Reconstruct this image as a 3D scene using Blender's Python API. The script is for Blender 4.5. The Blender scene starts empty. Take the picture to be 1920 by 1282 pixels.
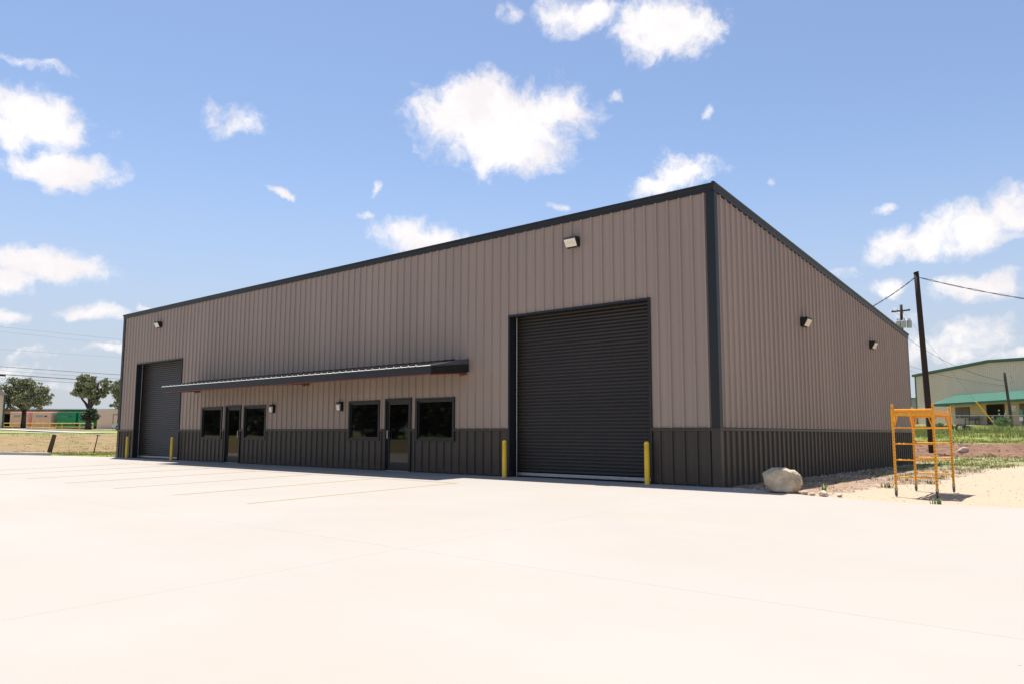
import bpy, bmesh, math, random
import numpy as np
from mathutils import Vector, Matrix, noise as mnoise

rnd = random.Random(7)
nrs = np.random.RandomState(11)
scene = bpy.context.scene
COL = scene.collection

# ------------------------------------------------------------------ camera
cam_d = bpy.data.cameras.new('camera')
cam_d.sensor_width = 36.0
cam_d.lens = 1412.18 / 1920 * 36.0
cam_d.shift_y = 17.79 / 1920
cam_d.clip_start = 0.1
cam_d.clip_end = 6000
cam = bpy.data.objects.new('camera', cam_d)
COL.objects.link(cam)
yaw, pit, rol = -0.698, 0.1081, 0.002
fw = Vector((math.sin(yaw)*math.cos(pit), math.cos(yaw)*math.cos(pit), math.sin(pit)))
rt = Vector((math.cos(yaw), -math.sin(yaw), 0))
up = rt.cross(fw)
r2 = rt*math.cos(rol) + up*math.sin(rol)
u2 = up*math.cos(rol) - rt*math.sin(rol)
m = Matrix((r2, u2, -fw)).transposed().to_4x4()
m.translation = Vector((7.0898, -15.4459, 1.1358))
cam.matrix_world = m
scene.camera = cam

# ------------------------------------------------------------------ light, exposure
SUN_DIR = Vector((-0.238, 0.135, 1.0)).normalized()          # towards the sun
sun_el = math.asin(SUN_DIR.z)
sun_az = math.atan2(SUN_DIR.x, SUN_DIR.y)                     # clockwise from +Y
sl = bpy.data.lights.new('sun', 'SUN')
sl.energy = 5.0
sl.angle = math.radians(0.5)
sl.color = (1.0, 0.95, 0.87)
sun = bpy.data.objects.new('sun', sl)
sun.rotation_euler = (-SUN_DIR).to_track_quat('-Z', 'Y').to_euler()
sun.location = (0, 0, 60)
COL.objects.link(sun)

scene.view_settings.view_transform = 'Standard'
scene.view_settings.look = 'None'
scene.view_settings.exposure = 0.55
scene.view_settings.gamma = 1.0
scene.view_settings.use_curve_mapping = False
scene.cycles.use_denoising = True
scene.cycles.max_bounces = 8
scene.cycles.diffuse_bounces = 5

# ------------------------------------------------------------------ world: sky with scattered clouds
world = bpy.data.worlds.new('World')
scene.world = world
world.use_nodes = True
wt = world.node_tree
wt.nodes.clear()
def wn(kind, **kw):
    n = wt.nodes.new(kind)
    for k, v in kw.items():
        setattr(n, k, v)
    return n
def wmath(op, a, b=None, c=None, clamp=False):
    n = wn('ShaderNodeMath', operation=op, use_clamp=clamp)
    for i, v in enumerate((a, b, c)):
        if v is None: continue
        if isinstance(v, (int, float)): n.inputs[i].default_value = v
        else: wt.links.new(v, n.inputs[i])
    return n.outputs[0]
sky = wn('ShaderNodeTexSky', sky_type='NISHITA')
sky.sun_disc = False
sky.sun_elevation = sun_el
sky.sun_rotation = sun_az
sky.altitude = 200
sky.air_density = 1.0
sky.dust_density = 0.4
sky.ozone_density = 2.0
tc = wn('ShaderNodeTexCoord')
dirv = tc.outputs['Generated']
# ragged edges: bend the direction with fractal noise before measuring the cloud shapes
def wnoise(vec, scale, detail, rough, dim3=True):
    n = wn('ShaderNodeTexNoise')
    n.inputs['Scale'].default_value = scale
    n.inputs['Detail'].default_value = detail
    n.inputs['Roughness'].default_value = rough
    wt.links.new(vec, n.inputs['Vector'])
    return n
nz = wnoise(dirv, 9.0, 6.0, 0.6)
vs = wn('ShaderNodeVectorMath', operation='SUBTRACT')
wt.links.new(nz.outputs['Color'], vs.inputs[0]); vs.inputs[1].default_value = (0.5, 0.5, 0.5)
vsc = wn('ShaderNodeVectorMath', operation='SCALE'); vsc.inputs['Scale'].default_value = 0.075
wt.links.new(vs.outputs[0], vsc.inputs[0])
va = wn('ShaderNodeVectorMath', operation='ADD')
wt.links.new(dirv, va.inputs[0]); wt.links.new(vsc.outputs[0], va.inputs[1])
warped = va.outputs[0]
# azimuth, elevation, half width, half height (degrees), thinness
CLOUDS = [(-41.2, 23.1, 5.6, 2.9, 0), (-43.9, 23.4, 3.4, 2.5, 0), (-40.2, 21.5, 3.3, 2.5, 0), (-37.6, 24.2, 2.6, 1.7, 0.05), (-28.0, 29.2, 3.84, 2.27, 0.12),
 (-34.7, 30.6, 2.76, 1.29, 0.2), (-40.3, 30.5, 1.2, 0.81, 0.5), (-73.1, 19.7, 3.16, 1.83, 0.12), (-74.7, 18.6, 2.3, 1.31, 0.15),
 (-71.7, 16.9, 3.14, 1.3, 0.12), (-74.1, 22.8, 1.95, 0.45, 0.35), (-61.3, 22.0, 2.55, 1.31, 0.3), (-72.0, 10.7, 3.27, 1.24, 0.15),
 (-74.2, 9.6, 2.02, 0.87, 0.25), (-73.9, 7.3, 1.52, 0.61, 0.35), (-69.3, 7.8, 2.48, 0.71, 0.3), (-68.3, 5.4, 1.43, 0.43, 0.4),
 (-47.0, 14.8, 3.38, 1.35, 0.12), (-50.6, 17.8, 0.39, 0.78, 0.4), (-57.6, 17.2, 1.14, 0.38, 0.4), (-51.1, 16.0, 0.86, 0.39, 0.4),
 (-26.8, 19.3, 2.77, 1.39, 0.2), (-29.1, 18.2, 1.95, 1.17, 0.3), (-35.9, 16.9, 1.03, 0.64, 0.35), (-20.5, 17.5, 0.49, 0.53, 0.4),
 (-13.4, 15.1, 1.01, 0.43, 0.4), (-11.9, 12.4, 3.21, 1.28, 0.2), (-7.7, 13.5, 3.25, 1.71, 0.2), (-5.5, 14.3, 2.0, 1.66, 0.2),
 (-7.4, 9.6, 2.91, 1.1, 0.25), (-13.1, 9.7, 2.17, 0.8, 0.3), (-9.4, 6.1, 4.2, 1.68, 0.35), (-12.1, 7.6, 2.15, 1.08, 0.45),
 (-6.8, 5.0, 2.72, 0.68, 0.4), (-73.2, 4.1, 3.06, 0.68, 0.4), (-70.5, 3.1, 4.19, 0.63, 0.45), (-72.7, 5.1, 2.05, 0.62, 0.45),
 (-25.0, 23.0, 0.53, 0.6, 0.6), (-32.4, 25.0, 0.9, 0.6, 0.62), (-65.3, 8.5, 1.84, 0.37, 0.4), (-16.3, 10.9, 1.11, 0.45, 0.5)]
crnd = random.Random(3)
for az in range(0, 270, 20):                       # the same scattered cloud goes on round the rest of the sky
    for _ in range(1):
        e = crnd.uniform(4, 55)
        w_ = crnd.uniform(2.0, 6.5)
        CLOUDS.append((az + 5 + crnd.uniform(-6, 6), e, w_, w_*crnd.uniform(0.35, 0.55), crnd.uniform(0.05, 0.4)))
field = None
def wdot(vec):
    n = wn('ShaderNodeVectorMath', operation='DOT_PRODUCT')
    wt.links.new(warped, n.inputs[0]); n.inputs[1].default_value = vec
    return n.outputs['Value']
for az, el, a, b, off in CLOUDS:
    A, E_ = math.radians(az), math.radians(el)
    c = Vector((math.sin(A)*math.cos(E_), math.cos(A)*math.cos(E_), math.sin(E_)))
    t = Vector((math.cos(A), -math.sin(A), 0)); v = c.cross(t)
    p, q_ = wdot(t/(math.radians(a)*1.3)), wdot(v/(math.radians(b)*1.3))
    val = wmath('MULTIPLY_ADD', q_, q_, wmath('MULTIPLY_ADD', p, p, off*0.8 if off < 0.3 else off*1.15))
    field = val if field is None else wmath('MINIMUM', field, val)
field = wmath('SQRT', field)
nf = wnoise(warped, 26.0, 8.0, 0.62)
dens = wmath('SUBTRACT', 1.0, field)
dens = wmath('MULTIPLY_ADD', wmath('SUBTRACT', nf.outputs['Fac'], 0.5), 1.35, dens)
mr = wn('ShaderNodeMapRange', interpolation_type='SMOOTHSTEP')
wt.links.new(dens, mr.inputs['Value'])
mr.inputs['From Min'].default_value = 0.0; mr.inputs['From Max'].default_value = 0.56
mr.inputs['To Min'].default_value = 0.0; mr.inputs['To Max'].default_value = 0.97
# thicker cloud is whiter, thin cloud keeps the sky's tint; soft grey modelling inside
ng = wnoise(warped, 14.0, 5.0, 0.55)
grey = wn('ShaderNodeMapRange')
wt.links.new(ng.outputs['Fac'], grey.inputs['Value'])
grey.inputs['From Min'].default_value = 0.35; grey.inputs['From Max'].default_value = 0.65
grey.inputs['To Min'].default_value = 0.0; grey.inputs['To Max'].default_value = 1.0
ccol = wn('ShaderNodeMix', data_type='RGBA')
wt.links.new(grey.outputs[0], ccol.inputs['Factor'])
CLOUD_LO, CLOUD_HI = (5.9, 5.6, 5.65, 1), (6.9, 6.6, 6.45, 1)
ccol.inputs['A'].default_value = CLOUD_LO
ccol.inputs['B'].default_value = CLOUD_HI
sepd = wn('ShaderNodeSeparateXYZ'); wt.links.new(dirv, sepd.inputs[0])
hz = wn('ShaderNodeMapRange', interpolation_type='SMOOTHSTEP')
wt.links.new(sepd.outputs['Z'], hz.inputs['Value'])
hz.inputs['From Min'].default_value = 0.0; hz.inputs['From Max'].default_value = 0.36
hz.inputs['To Min'].default_value = 0.85; hz.inputs['To Max'].default_value = 0.0
mixh = wn('ShaderNodeMix', data_type='RGBA')
wt.links.new(hz.outputs[0], mixh.inputs['Factor']); tint = wn('ShaderNodeMix', data_type='RGBA', blend_type='MULTIPLY'); tint.inputs['Factor'].default_value = 1.0
wt.links.new(sky.outputs[0], tint.inputs['A']); tint.inputs['B'].default_value = (1.055, 0.993, 0.985, 1)
wt.links.new(tint.outputs['Result'], mixh.inputs['A']); mixh.inputs['B'].default_value = (3.0, 3.25, 3.85, 1)
mixc = wn('ShaderNodeMix', data_type='RGBA')
wt.links.new(mr.outputs[0], mixc.inputs['Factor'])
wt.links.new(mixh.outputs['Result'], mixc.inputs['A'])
wt.links.new(ccol.outputs['Result'], mixc.inputs['B'])
bg = wn('ShaderNodeBackground')
bg.inputs['Strength'].default_value = 0.113
wt.links.new(mixc.outputs['Result'], bg.inputs['Color'])
wo = wn('ShaderNodeOutputWorld')
wt.links.new(bg.outputs[0], wo.inputs['Surface'])

# ------------------------------------------------------------------ materials
MATS = {}
def mat(name, col, rough=0.6, metal=0.0, spec=0.5, var=0.0, vscale=3.0, vdetail=5, bump=0.0, bscale=30.0, streak=0.0,
        col2=None, coat=0.0, rvar=0.0, vec='Object', objvar=0.0, dust=None):
    """Principled material whose colour wanders between two tones, with fine relief."""
    mt = bpy.data.materials.new(name); mt.use_nodes = True
    nt = mt.node_tree; b = nt.nodes['Principled BSDF']; L = nt.links.new
    b.inputs['Roughness'].default_value = rough
    b.inputs['Metallic'].default_value = metal
    b.inputs['Specular IOR Level'].default_value = spec
    b.inputs['Coat Weight'].default_value = coat
    tcn = nt.nodes.new('ShaderNodeTexCoord')
    src = tcn.outputs[vec]
    if vec == 'Object':
        g = nt.nodes.new('ShaderNodeNewGeometry'); src = g.outputs['Position']
    c1 = tuple(col) + (1,)
    if var > 0 or col2:
        n = nt.nodes.new('ShaderNodeTexNoise'); n.inputs['Scale'].default_value = vscale; n.inputs['Detail'].default_value = vdetail
        n.inputs['Roughness'].default_value = 0.6
        if streak:
            mp = nt.nodes.new('ShaderNodeMapping'); mp.inputs['Scale'].default_value = (1, 1, streak)
            L(src, mp.inputs['Vector']); L(mp.outputs[0], n.inputs['Vector'])
        else:
            L(src, n.inputs['Vector'])
        mr = nt.nodes.new('ShaderNodeMapRange'); mr.inputs['From Min'].default_value = 0.3; mr.inputs['From Max'].default_value = 0.7
        L(n.outputs['Fac'], mr.inputs['Value'])
        mx = nt.nodes.new('ShaderNodeMix'); mx.data_type = 'RGBA'
        mx.inputs['A'].default_value = tuple(x*(1-var) for x in col) + (1,)
        mx.inputs['B'].default_value = (tuple(col2) + (1,)) if col2 else tuple(min(1, x*(1+var)) for x in col) + (1,)
        L(mr.outputs[0], mx.inputs['Factor']); cout = mx.outputs['Result']
        if objvar:                                            # sheets differ a little in tone
            oi = nt.nodes.new('ShaderNodeObjectInfo')
            mo = nt.nodes.new('ShaderNodeMapRange'); mo.inputs['To Min'].default_value = 1-objvar; mo.inputs['To Max'].default_value = 1+objvar
            L(oi.outputs['Random'], mo.inputs['Value'])
            vm = nt.nodes.new('ShaderNodeVectorMath'); vm.operation = 'SCALE'; L(cout, vm.inputs[0]); L(mo.outputs[0], vm.inputs['Scale']); cout = vm.outputs[0]
        if dust:                                              # splashed dirt along the foot of the wall
            sx_ = nt.nodes.new('ShaderNodeSeparateXYZ'); L(src, sx_.inputs[0])
            nd = nt.nodes.new('ShaderNodeTexNoise'); nd.inputs['Scale'].default_value = 2.3; nd.inputs['Detail'].default_value = 6; L(src, nd.inputs['Vector'])
            ma = nt.nodes.new('ShaderNodeMath'); ma.operation = 'MULTIPLY_ADD'; L(nd.outputs['Fac'], ma.inputs[0]); ma.inputs[1].default_value = -0.42; L(sx_.outputs['Z'], ma.inputs[2])
            md = nt.nodes.new('ShaderNodeMapRange'); md.inputs['From Min'].default_value = -0.26; md.inputs['From Max'].default_value = 0.05; md.inputs['To Min'].default_value = 0.34; md.inputs['To Max'].default_value = 0.0
            L(ma.outputs[0], md.inputs['Value'])
            mz = nt.nodes.new('ShaderNodeMix'); mz.data_type = 'RGBA'; L(md.outputs[0], mz.inputs['Factor']); L(cout, mz.inputs['A']); mz.inputs['B'].default_value = tuple(dust) + (1,); cout = mz.outputs['Result']
        L(cout, b.inputs['Base Color'])
        if rvar:
            mr2 = nt.nodes.new('ShaderNodeMapRange'); mr2.inputs['To Min'].default_value = rough-rvar; mr2.inputs['To Max'].default_value = rough+rvar
            L(n.outputs['Fac'], mr2.inputs['Value']); L(mr2.outputs[0], b.inputs['Roughness'])
    else:
        b.inputs['Base Color'].default_value = c1
    if bump > 0:
        n2 = nt.nodes.new('ShaderNodeTexNoise'); n2.inputs['Scale'].default_value = bscale; n2.inputs['Detail'].default_value = 6
        L(src, n2.inputs['Vector'])
        bp = nt.nodes.new('ShaderNodeBump'); bp.inputs['Strength'].default_value = bump; bp.inputs['Distance'].default_value = 0.02
        L(n2.outputs['Fac'], bp.inputs['Height']); L(bp.outputs[0], b.inputs['Normal'])
    MATS[name] = mt
    return mt

WALL = (0.340, 0.264, 0.212)
mat('wall_paint', WALL, 0.42, spec=0.32, var=0.06, vscale=0.8, streak=0.12, bump=0.12, bscale=1.8, rvar=0.08, objvar=0.03)
mat('wainscot_paint', (0.052, 0.041, 0.032), 0.40, spec=0.35, var=0.10, vscale=0.9, streak=0.2, bump=0.12, bscale=1.8, rvar=0.08, objvar=0.05, dust=(0.16, 0.12, 0.09))
mat('trim_paint', (0.017, 0.019, 0.021), 0.40, spec=0.35, var=0.10, vscale=1.2, bump=0.04, bscale=2.0)
mat('curtain_paint', (0.027, 0.021, 0.0155), 0.36, spec=0.42, var=0.10, vscale=1.0, bump=0.03, bscale=3.0, objvar=0.06)
mat('dark_bronze', (0.030, 0.027, 0.025), 0.4, metal=0.3, var=0.1)
mat('black_void', (0.004, 0.004, 0.004), 0.9)
mat('glass_dark', (0.003, 0.003, 0.003), 0.03, spec=0.45)
mat('galvanised', (0.42, 0.44, 0.46), 0.42, metal=0.75, var=0.12, vscale=9)
mat('galvalume', (0.62, 0.63, 0.62), 0.38, metal=0.6, var=0.06, vscale=6)
mat('grey_flashing', (0.085, 0.092, 0.105), 0.3, var=0.1, vscale=3)
mat('white_edge', (0.78, 0.77, 0.73), 0.5, var=0.05, vscale=8)
mat('red_primer', (0.23, 0.045, 0.025), 0.6, var=0.15, vscale=6)
mat('steel_handle', (0.55, 0.52, 0.47), 0.3, metal=0.8)
mat('lamp_housing', (0.012, 0.012, 0.012), 0.5, var=0.15, vscale=12)
mat('lamp_lens', (0.80, 0.78, 0.70), 0.25, spec=0.5, var=0.06, vscale=16)
mat('lamp_chip', (0.80, 0.70, 0.44), 0.35, var=0.08, vscale=30)
mat('bollard_yellow', (0.95, 0.58, 0.025), 0.35, var=0.07, vscale=7, bump=0.05, bscale=40)
mat('stripe_yellow', (0.48, 0.37, 0.17), 0.75, var=0.10, vscale=8, col2=(0.43, 0.37, 0.27))
mat('scaffold_yellow', (0.86, 0.36, 0.010), 0.45, var=0.20, vscale=22, bump=0.04, bscale=50)
mat('scaffold_deck', (0.62, 0.25, 0.03), 0.7, var=0.25, vscale=10)
mat('hole_dark', (0.05, 0.02, 0.01), 0.9)
mat('caster_rubber', (0.10, 0.085, 0.06), 0.75, var=0.2, vscale=20)
mat('caster_steel', (0.40, 0.38, 0.33), 0.5, metal=0.5, var=0.15, vscale=20)
mat('pole_wood', (0.032, 0.020, 0.014), 0.85, var=0.35, vscale=5, streak=0.08, bump=0.4, bscale=25)
mat('grey_wood', (0.085, 0.070, 0.056), 0.9, var=0.3, vscale=5, streak=0.1, bump=0.4, bscale=25)
mat('post_brown', (0.095, 0.060, 0.045), 0.9, var=0.3, vscale=6, streak=0.1, bump=0.4, bscale=25)
mat('rust_steel', (0.085, 0.045, 0.032), 0.8, var=0.3, vscale=14)
mat('wire_black', (0.03, 0.03, 0.032), 0.6)
mat('wire_grey', (0.16, 0.16, 0.17), 0.5, metal=0.3)
mat('transformer_grey', (0.46, 0.47, 0.46), 0.45, var=0.06)
mat('ceramic_dark', (0.06, 0.05, 0.05), 0.35)
mat('beige_siding', (0.64, 0.53, 0.44), 0.5, var=0.05, vscale=0.5, streak=0.2)
mat('beige_siding_warm', (0.62, 0.465, 0.335), 0.55, var=0.05, vscale=0.5)
mat('green_trim', (0.012, 0.075, 0.045), 0.4, var=0.1)
mat('green_roof', (0.047, 0.17, 0.12), 0.45, var=0.07, vscale=1.5)
mat('window_brown', (0.075, 0.045, 0.034), 0.3, var=0.2, vscale=2)
mat('grey_siding', (0.30, 0.33, 0.33), 0.55, var=0.05)
mat('bench_black', (0.02, 0.02, 0.022), 0.5)
mat('fence_galv', (0.30, 0.31, 0.31), 0.5, metal=0.4)
mat('tyre', (0.02, 0.019, 0.018), 0.85, var=0.2, vscale=12)
mat('guard_yellow', (0.82, 0.50, 0.03), 0.5)
mat('rail_yellow', (0.74, 0.46, 0.08), 0.55)
mat('container_pink', (0.88, 0.54, 0.46), 0.6, var=0.08, vscale=1.5)
mat('container_green', (0.012, 0.26, 0.115), 0.5, var=0.10, vscale=1.2)
mat('label_teal', (0.10, 0.24, 0.20), 0.6)
mat('label_brown', (0.10, 0.06, 0.05), 0.6)
mat('label_pale', (0.30, 0.42, 0.34), 0.6)
mat('shed_timber', (0.42, 0.17, 0.07), 0.8, var=0.2)
mat('shed_dark', (0.03, 0.028, 0.026), 0.9)
mat('sign_green', (0.10, 0.26, 0.17), 0.5)
mat('sign_white', (0.75, 0.75, 0.72), 0.5)
mat('car_silver', (0.62, 0.63, 0.64), 0.35, metal=0.1, coat=0.5)
mat('bark', (0.060, 0.045, 0.036), 0.95, var=0.35, vscale=4, streak=0.2, bump=0.5, bscale=12)
mat('kerb_concrete', (0.46, 0.42, 0.38), 0.85, var=0.12, vscale=2, bump=0.15)
mat('road_surface', (0.36, 0.33, 0.30), 0.9, var=0.1, vscale=0.6, bump=0.15, bscale=12)
mat('rock', (0.47, 0.38, 0.26), 0.9, col2=(0.66, 0.55, 0.40), var=0.25, vscale=5.5, bump=1.0, bscale=16)
mat('rock_small', (0.55, 0.44, 0.34), 0.95, var=0.2, vscale=12, bump=0.3, bscale=40)

def leaf_mat(name, c1, c2):
    mt = bpy.data.materials.new(name); mt.use_nodes = True
    nt = mt.node_tree; b = nt.nodes['Principled BSDF']
    g = nt.nodes.new('ShaderNodeNewGeometry')
    n = nt.nodes.new('ShaderNodeTexNoise'); n.inputs['Scale'].default_value = 1.3; n.inputs['Detail'].default_value = 3
    nt.links.new(g.outputs['Position'], n.inputs['Vector'])
    ad = nt.nodes.new('ShaderNodeMath'); ad.operation = 'MULTIPLY_ADD'; ad.inputs[1].default_value = 0.5
    nt.links.new(g.outputs['Random Per Island'], ad.inputs[0])
    nt.links.new(n.outputs['Fac'], ad.inputs[2])
    mr = nt.nodes.new('ShaderNodeMapRange'); mr.inputs['From Min'].default_value = 0.35; mr.inputs['From Max'].default_value = 1.1
    nt.links.new(ad.outputs[0], mr.inputs['Value'])
    mx = nt.nodes.new('ShaderNodeMix'); mx.data_type = 'RGBA'
    mx.inputs['A'].default_value = c1 + (1,); mx.inputs['B'].default_value = c2 + (1,)
    nt.links.new(mr.outputs[0], mx.inputs['Factor'])
    nt.links.new(mx.outputs['Result'], b.inputs['Base Color'])
    b.inputs['Roughness'].default_value = 0.6
    b.inputs['Specular IOR Level'].default_value = 0.25
    MATS[name] = mt
leaf_mat('oak_leaf', (0.13, 0.145, 0.068), (0.36, 0.365, 0.20))
leaf_mat('shrub_leaf', (0.020, 0.030, 0.012), (0.055, 0.070, 0.028))
leaf_mat('far_leaf', (0.11, 0.14, 0.08), (0.20, 0.23, 0.14))
leaf_mat('bush_leaf', (0.055, 0.13, 0.02), (0.14, 0.26, 0.05))
leaf_mat('grass_blade', (0.16, 0.20, 0.045), (0.37, 0.38, 0.12))
leaf_mat('dry_blade', (0.30, 0.24, 0.10), (0.42, 0.33, 0.16))
leaf_mat('tall_blade', (0.13, 0.19, 0.045), (0.34, 0.37, 0.13))
leaf_mat('weed_blade', (0.06, 0.12, 0.02), (0.20, 0.27, 0.07))

# ------------------------------------------------------------------ mesh helpers
class MB:
    def __init__(self): self.v = []; self.f = []
    def add(self, vs, fs):
        o = len(self.v); self.v += [tuple(x) for x in vs]; self.f += [tuple(i+o for i in f) for f in fs]; return self
    def box(self, x0, x1, y0, y1, z0, z1):
        return self.add([(x0,y0,z0),(x1,y0,z0),(x1,y1,z0),(x0,y1,z0),(x0,y0,z1),(x1,y0,z1),(x1,y1,z1),(x0,y1,z1)],
                        [(0,3,2,1),(4,5,6,7),(0,1,5,4),(1,2,6,5),(2,3,7,6),(3,0,4,7)])
    def bbox(self, x0, x1, y0, y1, z0, z1, b=0.01):
        """box with chamfered edges"""
        bm = bmesh.new(); bmesh.ops.create_cube(bm, size=1)
        for v in bm.verts:
            v.co = ((x0+x1)/2+v.co.x*(x1-x0), (y0+y1)/2+v.co.y*(y1-y0), (z0+z1)/2+v.co.z*(z1-z0))
        bmesh.ops.bevel(bm, geom=bm.edges[:], offset=b, segments=2, affect='EDGES', profile=0.5)
        bm.verts.index_update()
        self.add([v.co[:] for v in bm.verts], [tuple(v.index for v in f.verts) for f in bm.faces]); bm.free(); return self
    def tube(self, pts, r, n=8, cap=True):
        pts = [Vector(p) for p in pts]; rs = r if isinstance(r, (list, tuple)) else [r]*len(pts)
        o = len(self.v); prev = None
        for i, p in enumerate(pts):
            t = (pts[min(i+1, len(pts)-1)] - pts[max(i-1, 0)]).normalized()
            if prev is None:
                a = t.orthogonal().normalized()
            else:
                a = (prev - t*prev.dot(t)).normalized()
            prev = a; b = t.cross(a)
            for k in range(n):
                an = 2*math.pi*k/n
                self.v.append(tuple(p + (a*math.cos(an) + b*math.sin(an))*rs[i]))
        for i in range(len(pts)-1):
            for k in range(n):
                k2 = (k+1) % n
                self.f.append((o+i*n+k, o+i*n+k2, o+(i+1)*n+k2, o+(i+1)*n+k))
        if cap:
            self.f.append(tuple(o+k for k in reversed(range(n)))); self.f.append(tuple(o+(len(pts)-1)*n+k for k in range(n)))
        return self
    def lathe(self, prof, n=16, c=(0,0)):
        o = len(self.v)
        for r, z in prof:
            for k in range(n):
                a = 2*math.pi*k/n; self.v.append((c[0]+r*math.cos(a), c[1]+r*math.sin(a), z))
        for i in range(len(prof)-1):
            for k in range(n):
                k2 = (k+1) % n; self.f.append((o+i*n+k, o+i*n+k2, o+(i+1)*n+k2, o+(i+1)*n+k))
        self.f.append(tuple(o+(len(prof)-1)*n+k for k in range(n)))
        return self
    def extr(self, prof, A, B, out, upv, cap=True):
        """profile of (outward, up) points swept from A to B"""
        A, B, out, upv = Vector(A), Vector(B), Vector(out), Vector(upv); n = len(prof)
        o = len(self.v)
        for P in (A, B):
            for a, h in prof: self.v.append(tuple(P + out*a + upv*h))
        for k in range(n):
            k2 = (k+1) % n; self.f.append((o+k, o+k2, o+n+k2, o+n+k))
        if cap:
            self.f.append(tuple(o+k for k in reversed(range(n)))); self.f.append(tuple(o+n+k for k in range(n)))
        return self
    def mesh(self, name, m, smooth=False):
        me = bpy.data.meshes.new(name); me.from_pydata(self.v, [], self.f)
        bm = bmesh.new(); bm.from_mesh(me); bmesh.ops.recalc_face_normals(bm, faces=bm.faces[:]); bm.to_mesh(me); bm.free()
        if smooth: me.polygons.foreach_set('use_smooth', [True]*len(me.polygons))
        me.materials.append(MATS[m]); me.update()
        return me
    def build(self, name, m, parent=None, smooth=False, loc=None, rotz=0.0):
        return place(name, self.mesh(name, m, smooth), parent, loc, rotz)
def place(name, me, parent=None, loc=None, rotz=0.0):
    o = bpy.data.objects.new(name, me); COL.objects.link(o)
    if parent: o.parent = parent
    if loc is not None: o.location = loc
    if rotz: o.rotation_euler.z = rotz
    return o
def tag(o, label=None, cat=None, group=None, kind=None):
    if label: o['label'] = label
    if cat: o['category'] = cat
    if group: o['group'] = group
    if kind: o['kind'] = kind
    return o
def thing(name, label, cat, loc=(0,0,0), rotz=0.0, group=None):
    o = bpy.data.objects.new(name, None); COL.objects.link(o)
    o.location = loc; o.rotation_euler.z = rotz; o.empty_display_size = 0.3
    return tag(o, label, cat, group)
def copy_tree(o, parent=None):
    c = o.copy(); COL.objects.link(c)
    if parent: c.parent = parent
    for ch in list(o.children): copy_tree(ch, c)
    return c
def sstep(a, b, x):
    t = np.clip((np.asarray(x, float)-a)/(b-a), 0, 1); return t*t*(3-2*t)

# ------------------------------------------------------------------ terrain
SLOPE = 0.02
def land(x, y):
    """height of the land in metres: the pad falls gently to the front, banks rise to the left and behind"""
    x = np.asarray(x, float); y = np.asarray(y, float)
    base = SLOPE*np.clip(y, -45, 0)
    left = 1.05*sstep(-40.5, -56, x) + 0.55*sstep(-62, -112, x)
    back = 0.55*sstep(24, 38, y) + 0.75*sstep(36, 54, y) + 1.05*sstep(54, 88, y)
    return base + np.maximum(left, back)
def h(x, y): return float(land(x, y))
EDGE = [(-36, -0.95), (-34, -0.45), (-30.2, -0.02), (0.0, -0.02), (0.6, -0.07), (1.36, -0.36), (2.0, -0.72), (2.58, -0.94), (3.87, -1.14), (5.5, -0.95), (8.5, -1.0)]
ex_, ey_ = [p[0] for p in EDGE], [p[1] for p in EDGE]
def slab_back(x): return np.interp(x, ex_, ey_)
gb_y = [-1.5, -0.8, 1, 3, 4, 5, 8, 12, 20, 24]; gb_x = [2.0, 2.2, 2.4, 2.45, 2.75, 3.2, 3.0, 3.0, 3.3, 4.5]

def lines(segs):
    out = []
    for a, b, s in segs:
        n = max(1, int(round((b-a)/s))); out += list(np.linspace(a, b, n, endpoint=False))
    return out
xs = lines([(-3000,-400,650),(-400,-130,30),(-130,-58,3),(-58,-36,0.7),(-36,-29,0.7),(-29,-2,3),(-2,9,0.14),(9,30,1.5),(30,200,20),(200,3000,700)]) + [3000]
ys = lines([(-3000,-60,420),(-60,-6,3),(-6,-2.4,0.6),(-2.4,14,0.16),(14,40,0.4),(40,66,0.8),(66,130,3),(130,400,30),(400,3000,650)]) + [3000]
X, Y = np.meshgrid(xs, ys)
Z = land(X, Y)
fx = X.ravel(); fy = Y.ravel()
def nfield(sc, ox=0.0):
    return np.array([mnoise.fractal((a*sc+ox, b*sc, ox), 1.0, 2.0, 4) for a, b in zip(fx, fy)]).reshape(X.shape)
N1 = nfield(0.35); N2 = nfield(1.7, 5.0)
rough = 0.03*N1 + 0.012*N2
in_slab = (Y < slab_back(X) - 0.12) & (X > -42) & (X < 8.4) & (Y > -44)
near = (X > -0.3) & (X < 40) & (Y > -1.6) & (Y < 24)
red = sstep(25, 28, Y + 2*N1)*(1-sstep(36.5, 39.5, Y + 2.0*N1))*(X > -20)
Z = Z + np.where(in_slab, -0.14, np.where(near, rough*np.clip(0.2+np.abs(Y-slab_back(X)), 0, 1), rough*1.5))
Z = np.where(~in_slab & (Y < slab_back(X)+0.5) & (X > -0.5) & (X < 24), SLOPE*np.minimum(Y, 0) - 0.012 + 0.3*np.minimum(rough, 0.01), Z)
Z += red*(0.14*N1 + 0.05*N2)
under = (X > -29.6) & (X < -0.05) & (Y > 0.3) & (Y < 17.2)
Z = np.where(under, -0.12, Z)
ny, nx = X.shape
idx = np.arange(nx*ny).reshape(ny, nx)
faces = np.stack([idx[:-1,:-1], idx[:-1,1:], idx[1:,1:], idx[1:,:-1]], -1).reshape(-1, 4)
me = bpy.data.meshes.new('ground')
me.from_pydata(np.stack([X, Y, Z], -1).reshape(-1, 3).tolist(), [], faces.tolist())
me.polygons.foreach_set('use_smooth', [True]*len(me.polygons))
gravel = sstep(-0.25, 0.25, X - np.interp(Y, gb_y, gb_x) + 0.35*N2 + 0.3*N1)*(1-sstep(19, 24, Y + 2*N1))*(Y > -60)*(1-sstep(6.6, 8.0, X + 0.8*N1))  # gravel stops short out of view to lessen bounce onto the side wall
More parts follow.
